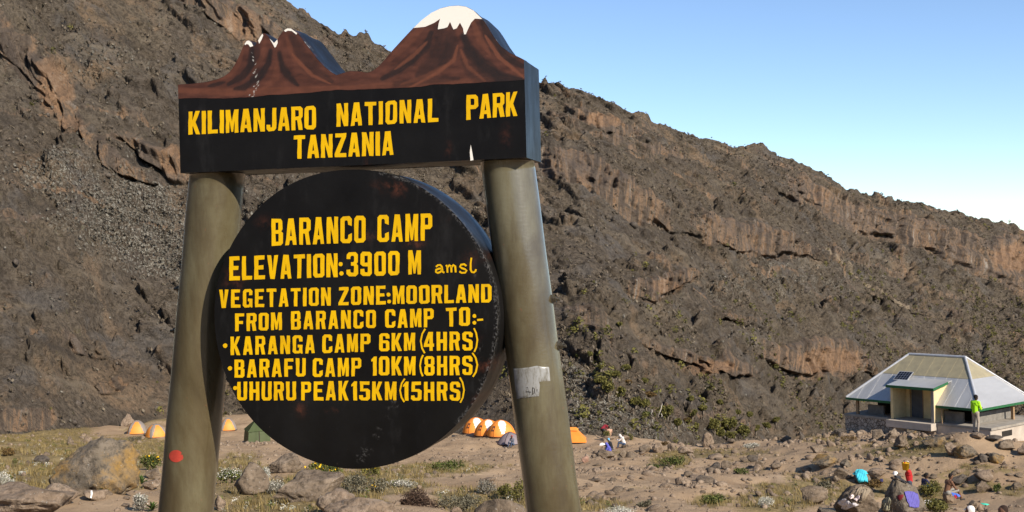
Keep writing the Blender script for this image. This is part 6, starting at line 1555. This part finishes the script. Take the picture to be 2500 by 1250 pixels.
def person(label, loc, face, pose, cl, scale=1.0, long_sleeve=True, hair='short', look=None, hood=False, bulk=1.0, group='people about the camp'):
    """cl: colours for skin, shirt, legs, shoes, hair, hat (None = bare head). face: compass degrees, 0 = away from the camera, 90 = to the right"""
    J = mirror(pose); C_ = []        # (a, b, ra, rb, tag)
    k = bulk
    C_ += [(J['pel'] + Vector((-.07, 0, 0)), J['pel'] + Vector((.07, 0, 0)), .12, .12, 'legs'), (J['pel'] + Vector((0, 0, .06)), J['che'], .13 * k, .15 * k, 'shirt')]
    C_ += [(J['che'] + (J['shL'] - J['che']) * .45, J['che'] + (J['shR'] - J['che']) * .45, .125 * k, .125 * k, 'shirt'), (J['shL'], J['shR'], .075 * k, .075 * k, 'shirt')]
    C_ += [(J['nec'] - Vector((0, 0, .04)), J['hea'] - Vector((0, 0, .06)), .056, .052, 'skin')]
    fwd = Vector(look).normalized() if look else Vector((0, 1, -.1)).normalized(); up = Vector((0, 0, 1)); rt_ = fwd.cross(up).normalized(); up = rt_.cross(fwd)
    h = J['hea']
    C_ += [(h - up * .045 + fwd * .012, h + up * .035, .078, .092, 'skin'), (h - up * .075 + fwd * .03, h - up * .06 + fwd * .035, .05, .05, 'skin'), (h + fwd * .095 - up * .01, h + fwd * .108 - up * .032, .013, .016, 'skin')]
    C_ += [(h + rt_ * .088 + up * .005, h + rt_ * .09 - up * .03, .016, .014, 'skin'), (h - rt_ * .088 + up * .005, h - rt_ * .09 - up * .03, .016, .014, 'skin')]
    C_ += [(h + fwd * .083 + rt_ * .033 + up * .01, h + fwd * .084 + rt_ * .034 + up * .01, .012, .012, 'hair'), (h + fwd * .083 - rt_ * .033 + up * .01, h + fwd * .084 - rt_ * .034 + up * .01, .012, .012, 'hair'), (h + fwd * .088 - rt_ * .02 - up * .062, h + fwd * .088 + rt_ * .02 - up * .062, .008, .008, 'lip')]
    top = 'hat' if cl.get('hat') else 'hair'
    if hood:
        C_ += [(h + up * .02 - fwd * .02, h + up * .04 - fwd * .025, .112, .112, 'shirt'), (J['nec'] - fwd * .03, h - fwd * .04 - up * .03, .10, .10, 'shirt')]
    else:
        C_ += [(h + up * .045 - fwd * .022, h + up * .05 - fwd * .03, .095, .095, top), (h - fwd * .045 - up * .02, h - fwd * .04 + up * .02, .068, .085, top if cl.get('hat') == 'full' else 'hair')]
        if cl.get('brim'): C_ += [(h + up * .055 + fwd * .07 - rt_ * .04, h + up * .055 + fwd * .07 + rt_ * .04, .022, .022, 'hat'), (h + up * .05 + fwd * .11 - rt_ * .03, h + up * .05 + fwd * .11 + rt_ * .03, .014, .014, 'hat')]
    fs = 'shirt' if long_sleeve else 'skin'
    for s_ in 'LR':
        sh, el, wr = J['sh' + s_], J['el' + s_], J['wr' + s_]
        C_ += [(sh, el, .062 * k, .047 * k, 'shirt' if cl.get('sleeve', True) else 'skin'), (el, wr, .045 * (k if long_sleeve else 1), .032, fs)]
        d = (wr - el).normalized(); sd_ = d.cross(Vector((0, 0, 1))); sd_ = sd_.normalized() if sd_.length > .1 else Vector((1, 0, 0)); nn = sd_.cross(d)
        if J.get('grip' + s_) is not None: d = (d * .3 + J['grip' + s_]).normalized(); sd_ = d.cross(nn).normalized(); nn = sd_.cross(d)
        pm = wr + d * .07
        C_ += [(wr + d * .015 - sd_ * .012, pm - sd_ * .02, .024, .018, 'skin'), (wr + d * .015 + sd_ * .012, pm + sd_ * .02, .024, .018, 'skin')]
        for q, (o_, ln_) in enumerate(((-.032, .058), (-.011, .07), (.011, .066), (.031, .05))):
            a_ = pm + sd_ * o_; m_ = a_ + d * ln_ * .55 - nn * .008; e_ = m_ + d * ln_ * .35 - nn * .028
            C_ += [(a_, m_, .0115, .0105, 'skin'), (m_, e_, .0105, .009, 'skin')]
        C_ += [(wr + d * .03 - sd_ * .028, wr + d * .062 - sd_ * .058 - nn * .015, .013, .0105, 'skin')]
        hp, kn, an = J['hp' + s_], J['kn' + s_], J['an' + s_]
        C_ += [(hp, kn, .092, .062, 'legs'), (kn, an + Vector((0, 0, .03)), .06, .045, cl.get('calf', 'legs'))]
        tw = J.get('toe' + s_) or Vector((0, 1, 0)); tw = (an - Vector((0, 0, .03))) + tw.normalized() * .16
        C_ += [(an - Vector((0, .03, .025)), tw, .045, .035, 'shoes')]
    b = bmesh.new(); me0 = bpy.data.meshes.new('body')
    VV, FF = [], []
    for a_, b_, ra, rb, _t in C_:
        v, f = sphere_caps(a_, b_, ra, rb); kk = len(VV); VV += [tuple(x) for x in v]; FF += [[i + kk for i in q] for q in f]
    me0.from_pydata(VV, [], FF); tmp = bpy.data.objects.new('tmp', me0); COL.objects.link(tmp)
    rm = tmp.modifiers.new('r', 'REMESH'); rm.mode = 'VOXEL'; rm.voxel_size = 0.012
    sm = tmp.modifiers.new('s', 'SMOOTH'); sm.factor = .5; sm.iterations = 3
    dg = bpy.context.evaluated_depsgraph_get(); me = bpy.data.meshes.new_from_object(tmp.evaluated_get(dg)); bpy.data.objects.remove(tmp)
    n = len(me.polygons); cen = np.zeros(n * 3); me.polygons.foreach_get('center', cen); cen = cen.reshape(-1, 3)
    best = np.full(n, 9.0); idx = np.zeros(n, np.int32)
    tags = ['skin', 'shirt', 'legs', 'shoes', 'hair', 'hat', 'lip']
    for a_, b_, ra, rb, tg in C_:
        A, B = np.array(a_), np.array(b_); ab = B - A; L2 = max(ab @ ab, 1e-9); u = np.clip(((cen - A) @ ab) / L2, 0, 1)
        dd = np.linalg.norm(cen - A - u[:, None] * ab, axis=1) - (ra + (rb - ra) * u)
        if tg == 'hair' and ra < .02: dd -= .004
        m = dd < best; best = np.where(m, dd, best); idx = np.where(m, tags.index(tg), idx)
    me.materials.clear()
    for tg in tags:
        c_ = {'skin': cl['skin'], 'shirt': cl['shirt'], 'legs': cl['legs'], 'shoes': cl.get('shoes', (.05, .045, .04)), 'hair': cl.get('hair', (.012, .010, .009)), 'hat': cl.get('hatc', (.5, .5, .5)), 'lip': tuple(x * .6 for x in cl['skin'])}[tg]
        key = (tg, c_)
        if key not in skin_m: skin_m[key] = simple('person_' + tg, c_, .55 if tg in ('skin', 'lip') else .9, .18, 9, 0.0 if tg == 'skin' else .4, bscale=22, bdist=.02)
        me.materials.append(skin_m[key])
    me.polygons.foreach_set('material_index', idx); me.polygons.foreach_set('use_smooth', np.ones(n, bool)); me.update()
    o = link('person', me); o.location = loc; o.rotation_euler = (0, 0, -math.radians(face)); o.scale = (scale,) * 3
    tag(o, label, 'person', group)
    return o
DARK, BROWN, FAIR = (.075, .040, .024), (.16, .082, .048), (.52, .31, .21)
JEAN, BLK = (.05, .075, .13), (.012, .012, .014)
def gp(px, py, dz=0.0):
    p = ground_at(px, py); return np.array([p[0], p[1], p[2] + dz])
def seat(px, py, d, drop=.40):
    """place a seated figure so that its seat shows at a pixel"""
    p = at(px, py, d); return (p[0], p[1], p[2] - drop)
# by the grey tent
person('person in red cap and checked jacket sitting before the mauve grey tent', tuple(gp(1252, 1091)), 215, {**SIT, 'pel': (0, 0, .22), 'hp': (.09, .04, .2), 'che': (0, .06, .6), 'nec': (0, .1, .76), 'hea': (0, .15, .9), 'sh': (.18, .07, .70), 'el': (.26, .2, .46), 'wr': (.13, .38, .44), 'kn': (.16, .40, .44), 'an': (.15, .5, .08)}, dict(skin=DARK, shirt=(.16, .17, .2), legs=JEAN, hat='full', hatc=(.35, .03, .03)), hood=False)
# two readers
sp_ = dict(SIT)
person('person in light blue cap and black jacket sitting and holding a white map', seat(1493, 1096, 92.6), 285, {**sp_, 'el': (.25, .30, .66), 'wr': (.17, .50, .66)}, dict(skin=DARK, shirt=(.014, .015, .02), legs=(.05, .06, .08), hat='full', hatc=(.16, .42, .62)), look=(0, 1, -.5), bulk=1.12)
person('person in a blue purple jacket and hood sitting in front of the map reader', seat(1489, 1106, 90.6), 275, {**sp_, 'hea': (0, .24, 1.04)}, dict(skin=DARK, shirt=(.095, .10, .40), legs=(.03, .035, .045), hat=None), look=(0, 1, -.6), hood=True, bulk=1.2)
person('person in a white hooded jacket and jeans sitting on a pale rock', seat(1524, 1083, 98), 285, {**sp_, 'che': (0, .16, .74), 'nec': (0, .26, .9), 'hea': (0, .34, 1.02), 'el': (.24, .38, .66), 'wr': (.08, .56, .72)}, dict(skin=BROWN, shirt=(.62, .58, .54), legs=JEAN, shoes=(.16, .08, .05)), look=(0, 1, -.4), hood=True, bulk=1.1)
# pair by the olive bush
person('bare backed person in black trousers sitting beside the olive bush', seat(1489, 1061, 106), 350, {**sp_, 'pel': (0, 0, .30), 'hp': (.09, .04, .28), 'che': (0, .08, .66), 'nec': (0, .12, .84), 'hea': (-.02, .2, .97), 'sh': (.18, .09, .78), 'el': (.25, .27, .55), 'wr': (.15, .42, .5), 'kn': (.16, .42, .42), 'an': (.15, .5, .06)}, dict(skin=FAIR, shirt=FAIR, legs=BLK, hat=None, hair=(.015, .012, .01)), long_sleeve=False)
person('person in dark red top and black trousers bending over beside the bare backed person', tuple(gp(1472, 1068)), 60, dict(pel=(0, -.05, .72), che=(0, .24, .98), nec=(0, .42, 1.03), hea=(0, .56, 1.02), sh=(.18, .32, 1.02), el=(.22, .42, .74), wr=(.18, .55, .58), hp=(.09, -.03, .70), kn=(.12, .10, .40), an=(.12, -.04, .08)), dict(skin=BROWN, shirt=(.22, .018, .03), legs=BLK, hat=None), look=(0, .7, -.7))
# hut
person('person in neon green shirt and pale trousers standing in front of the hut', tuple(at(2383, 1057, 62)), 60, {**STAND, 'wr': (.12, .30, 1.12), 'el': (.25, .08, 1.12), 'calf': (0, 0, 0)} if False else {**STAND, 'wr': (.10, .30, 1.15), 'el': (.26, .06, 1.12)}, dict(skin=DARK, shirt=(.38, .78, .02), legs=(.34, .29, .23), shoes=(.03, .03, .035), hat=None), scale=1.1, long_sleeve=False, bulk=1.12)
# bucket carrier
pc_ = gp(2222, 1227)
person('person in red shirt walking with a yellow bucket on the shoulder', tuple(pc_), 292, dict(pel=(0, 0, .93), che=(0, .04, 1.28), nec=(0, .06, 1.46), hea=(0, .10, 1.60), shL=(-.18, .02, 1.42), elL=(-.26, .16, 1.62), wrL=(-.17, .18, 1.83), shR=(.18, .02, 1.40), elR=(.24, -.08, 1.14), wrR=(.23, .04, .92), hpL=(-.09, 0, .9), knL=(-.1, .22, .52), anL=(-.1, .20, .08), hpR=(.09, 0, .9), knR=(.1, -.10, .50), anR=(.1, -.42, .16)), dict(skin=DARK, shirt=(.42, .022, .022), legs=(.055, .065, .09), hat=None), scale=1.0, bulk=1.1)
# washers on the right
person('person in navy shirt crouching among the grass right of the laundry boulder', seat(2254, 1195, 57, .3), 80, {**SIT, 'pel': (0, 0, .26), 'hp': (.09, .04, .24), 'che': (0, .08, .60), 'nec': (0, .13, .78), 'hea': (0, .18, .93), 'sh': (.18, .09, .72), 'el': (.25, .28, .50), 'wr': (.14, .46, .46), 'kn': (.15, .42, .42), 'an': (.14, .5, .06)}, dict(skin=DARK, shirt=(.025, .028, .07), legs=(.30, .27, .22), hat=None), look=(0, 1, -.5))
person('bare chested person sitting with blue and red cloth on the lap', seat(2312, 1202, 54, .40), 75, {**SIT, 'el': (.25, .26, .60), 'wr': (.14, .46, .52), 'kn': (.16, .44, .48), 'an': (.15, .62, .10)}, dict(skin=BROWN, shirt=BROWN, legs=(.26, .25, .22), calf='skin', hat=None), long_sleeve=False, look=(.3, 1, -.4))
person('person wearing a white cap, head at the bottom edge in the lower right', tuple(at(2374, 1252, 27.5) - np.array([0, 0, 1.60])), 300, STAND, dict(skin=BROWN, shirt=(.02, .022, .026), legs=(.06, .06, .07), hat='full', hatc=(.80, .74, .68), brim=True), scale=1.0)
person('dark haired person in a black jacket, head at the bottom edge in the corner', tuple(at(2454, 1252, 25.5) - np.array([0, 0, 1.60])), 250, STAND, dict(skin=BROWN, shirt=BLK, legs=BLK, hat=None, hair=(.03, .016, .010)), scale=1.0, look=(.2, 1, -.2))

# ------------------------------------------------------------------ small gear and laundry
def cloth(name, c): return simple(name, c, .9, .12, 8, .5, bscale=9, bdist=.03)
def ln(label, rock, poly, c, name, cat, wave=.018, lift=.02):
    return paint_on(rock, name, poly, cloth(name + '_cloth', c), label, cat, lift=lift, thick=.012, step=1.6, wave=wave, group='laundry drying on the rocks')
def z5(x, y): return 2000 + x / 9.615, 1120 + y / 9.615
Zp = lambda pts: [z5(*p) for p in pts]
big_r, slab_r, ts_r = 'big pointed boulder hung with laundry and a white cap', 'sloping slab on which trousers and socks dry', 'ochre rock with a turquoise shirt spread on it'
ln('turquoise T shirt spread over an ochre rock', ts_r, Zp([(775, 350), (840, 300), (880, 250), (920, 248), (1010, 255), (1090, 300), (1150, 350), (1100, 375), (1120, 440), (1140, 535), (1040, 540), (930, 550), (900, 480), (855, 375), (800, 378)]), (.06, .50, .62), 't_shirt', 't-shirt')
ln('olive brown trousers spread on the sloping slab', slab_r, Zp([(1000, 660), (1190, 700), (1185, 760), (1100, 900), (1010, 1030), (930, 1010), (1000, 860), (1010, 810), (960, 830), (860, 970), (750, 930), (850, 800), (920, 710)]), (.24, .19, .13), 'trousers', 'trousers', lift=.02)
ln('pale pink sock on the left trouser leg', slab_r, Zp([(760, 825), (815, 830), (790, 900), (730, 938), (698, 905), (735, 880)]), (.72, .60, .58), 'sock', 'sock', 0, .045)
ln('pale pink sock between the trouser legs', slab_r, Zp([(905, 870), (970, 875), (955, 930), (880, 992), (835, 978), (860, 940)]), (.72, .60, .58), 'sock', 'sock', 0, .045)
ln('grey white garment lying below the trousers', slab_r, Zp([(440, 1028), (560, 950), (640, 930), (690, 990), (770, 1045), (850, 1038), (918, 1080), (760, 1140), (620, 1188), (515, 1150), (540, 1100)]), (.56, .53, .53), 'garment', 'garment')
ln('khaki towel hanging at the foot of the laundry boulder', big_r, Zp([(1470, 985), (1560, 920), (1670, 915), (1695, 990), (1670, 1100), (1640, 1220), (1440, 1210), (1460, 1090)]), (.30, .28, .19), 'towel', 'towel', .035)
ln('violet blue long sleeved shirt hanging on the laundry boulder', big_r, Zp([(1990, 780), (2060, 768), (2200, 790), (2300, 830), (2340, 960), (2335, 1145), (2230, 1148), (2110, 1128), (2090, 1060), (2040, 990), (2010, 880)]), (.115, .10, .34), 'shirt', 'shirt')
ln('dark red cloth hanging beside the violet shirt', big_r, Zp([(1850, 855), (1970, 850), (1965, 900), (1930, 965), (1890, 980), (1850, 930)]), (.15, .015, .02), 'cloth', 'cloth', 0)
ln('dark trousers draped over the shoulder of the laundry boulder', big_r, Zp([(1740, 400), (1900, 395), (1930, 450), (2060, 540), (2080, 575), (1960, 560), (1880, 480), (1760, 440)]), (.05, .05, .055), 'trousers', 'trousers', .02)
def z6(x, y): return 2280 + x / 11.36, 1140 + y / 11.36
# white cap on the boulder top
def on_rock(rock, px, py):
    h = BVH[rock].ray_cast(Vector((0, 0, 0)), Vector(ray(px, py)).normalized()); return h[0] if h[0] else Vector(ground_at(px, py))
p = on_rock(big_r, 2186, 1158)
capr = empty('cap', tuple(p)); tag(capr, 'white cap resting on top of the laundry boulder', 'cap')
M['capw'] = cloth('white_cap_cloth', (.75, .72, .70))
MB().lathe([(0.001, .15), (.06, .142), (.10, .11), (.12, .05), (.125, 0.0)], 18).build('crown', M['capw'], capr, True)
MB().add([(-.11, -.04, .01), (-.09, -.17, -.005), (0, -.22, -.01), (.09, -.17, -.005), (.11, -.04, .01), (0, -.05, .012)], [[0, 1, 2, 5], [5, 2, 3, 4]]).build('brim', M['capw'], capr)
# yellow bucket carried on the shoulder
M['ybucket'] = simple('yellow_plastic', (.62, .36, .015), .4, .1, 6); M['wire'] = simple('bucket_wire', (.25, .25, .25), .4, .1, metallic=.7)
def bucket(loc, label, r=.15, h_=.30, tilt=0.0):
    e = empty('bucket', tuple(loc)); e.rotation_euler = (tilt, 0, 0); tag(e, label, 'bucket')
    MB().lathe([(r * .05, .005), (r * .78, .005), (r, h_), (r * 1.06, h_), (r * 1.06, h_ - .03), (r * .98, h_ - .03), (r * .75, .02), (r * .04, .02)], 20).build('body', M['ybucket'], e, True)
    MB().tube([(r * 1.05 * math.cos(a), 0, h_ - .02 + .5 * r * math.sin(a)) for a in np.linspace(0, math.pi, 9)], .008, 5).build('handle', M['wire'], e)
fa = math.radians(292); fx, fy = math.sin(fa), math.cos(fa)
bucket((pc_[0] + fx * .14 + math.cos(fa) * -.20, pc_[1] + fy * .14 - math.sin(fa) * -.20, pc_[2] + 1.50), 'yellow bucket carried on the shoulder of the person in red', .17, .34)
q = gp(2300, 1049); q = at(2300, 1049, 76); bucket((q[0], q[1], gz(q[0], q[1])), 'yellow bucket standing on the ground in front of the hut', .2, .36)
# stick leaning on the wall of the hut
q = hA + e1 * hx_at(2300, 1010, -.15, -.6) + e2 * -.15
o = MB().tube([(0, 0, 0), (.05, .25, 1.15)], .025, 6).build('broom_stick', M['timber']); o.location = (q[0], q[1], hA[2] + FLOOR); tag(o, 'thin wooden stick leaning against the hut wall', 'stick')
# map held by the reader, cloth on laps, other garments
def sheet_thing(name, label, cat, px_poly, d, c, slope=0.35, thick=.01):
    P = []
    y_ = [p[1] for p in px_poly]
    for x, y in px_poly: P.append(at(x, y, d - (y - min(y_)) / FPX * d * slope * 2))
    cpt = sum(P) / len(P); zz = min(p[2] for p in P); base = np.array([cpt[0], cpt[1], zz])
    n = len(P); m = sum(P) / n + np.array([0, -.03, .03])
    o = link(name, pyd(name, [p - base for p in P] + [m - base], [[i, (i + 1) % n, n] for i in range(n)], cloth(name + '_' + cat.replace(' ', '_'), c), False)); o.location = base
    s_ = o.modifiers.new('thickness', 'SOLIDIFY'); s_.thickness = thick; tag(o, label, cat); return o
zr = lambda x, y: (1400 + x / 11.36, 1020 + y / 11.36)
sheet_thing('map_sheet', 'white map held open by the person in the light blue cap', 'map', [zr(725, 770), (zr(745, 705)), zr(800, 690), zr(868, 715), zr(880, 750), zr(800, 765)], 92.0, (.72, .69, .68), .5, .004)
sheet_thing('wash_cloth', 'turquoise cloth in the hands of the crouching person in navy', 'cloth', [(2262, 1186), (2270, 1184), (2284, 1189), (2289, 1196), (2284, 1199), (2272, 1193), (2263, 1192)], 56.4, (.09, .45, .55))
sheet_thing('wash_cloth', 'bright blue garment on the lap of the bare chested person', 'cloth', [z6(480, 705), z6(600, 735), z6(690, 760), z6(740, 815), z6(680, 830), z6(600, 780), z6(530, 810)], 53.4, (.07, .16, .60))
sheet_thing('wash_cloth', 'red cloth hanging from the lap of the bare chested person', 'cloth', [z6(565, 770), z6(610, 790), z6(635, 870), z6(600, 870), z6(570, 830)], 53.2, (.45, .02, .05))
sheet_thing('wash_cloth', 'white cloth lying on the bush right of the laundry boulder', 'cloth', [(2257, 1222), (2263, 1220), (2270, 1221), (2283, 1229), (2272, 1231), (2259, 1232)], 49.5, (.72, .69, .69))
sheet_thing('wash_cloth', 'bright green cloth on a stone near the bottom right corner', 'cloth', [z6(1290, 1005), z6(1400, 1010), z6(1540, 1040), z6(1480, 1065), z6(1360, 1050)], 40.0, (.05, .50, .36), .8)
sheet_thing('wash_cloth', 'small navy cloth lying on the ground left of the laundry boulder', 'cloth', [z5(1420, 480), z5(1480, 470), z5(1505, 500), z5(1490, 545), z5(1440, 530)], 55, (.03, .03, .09), .5)
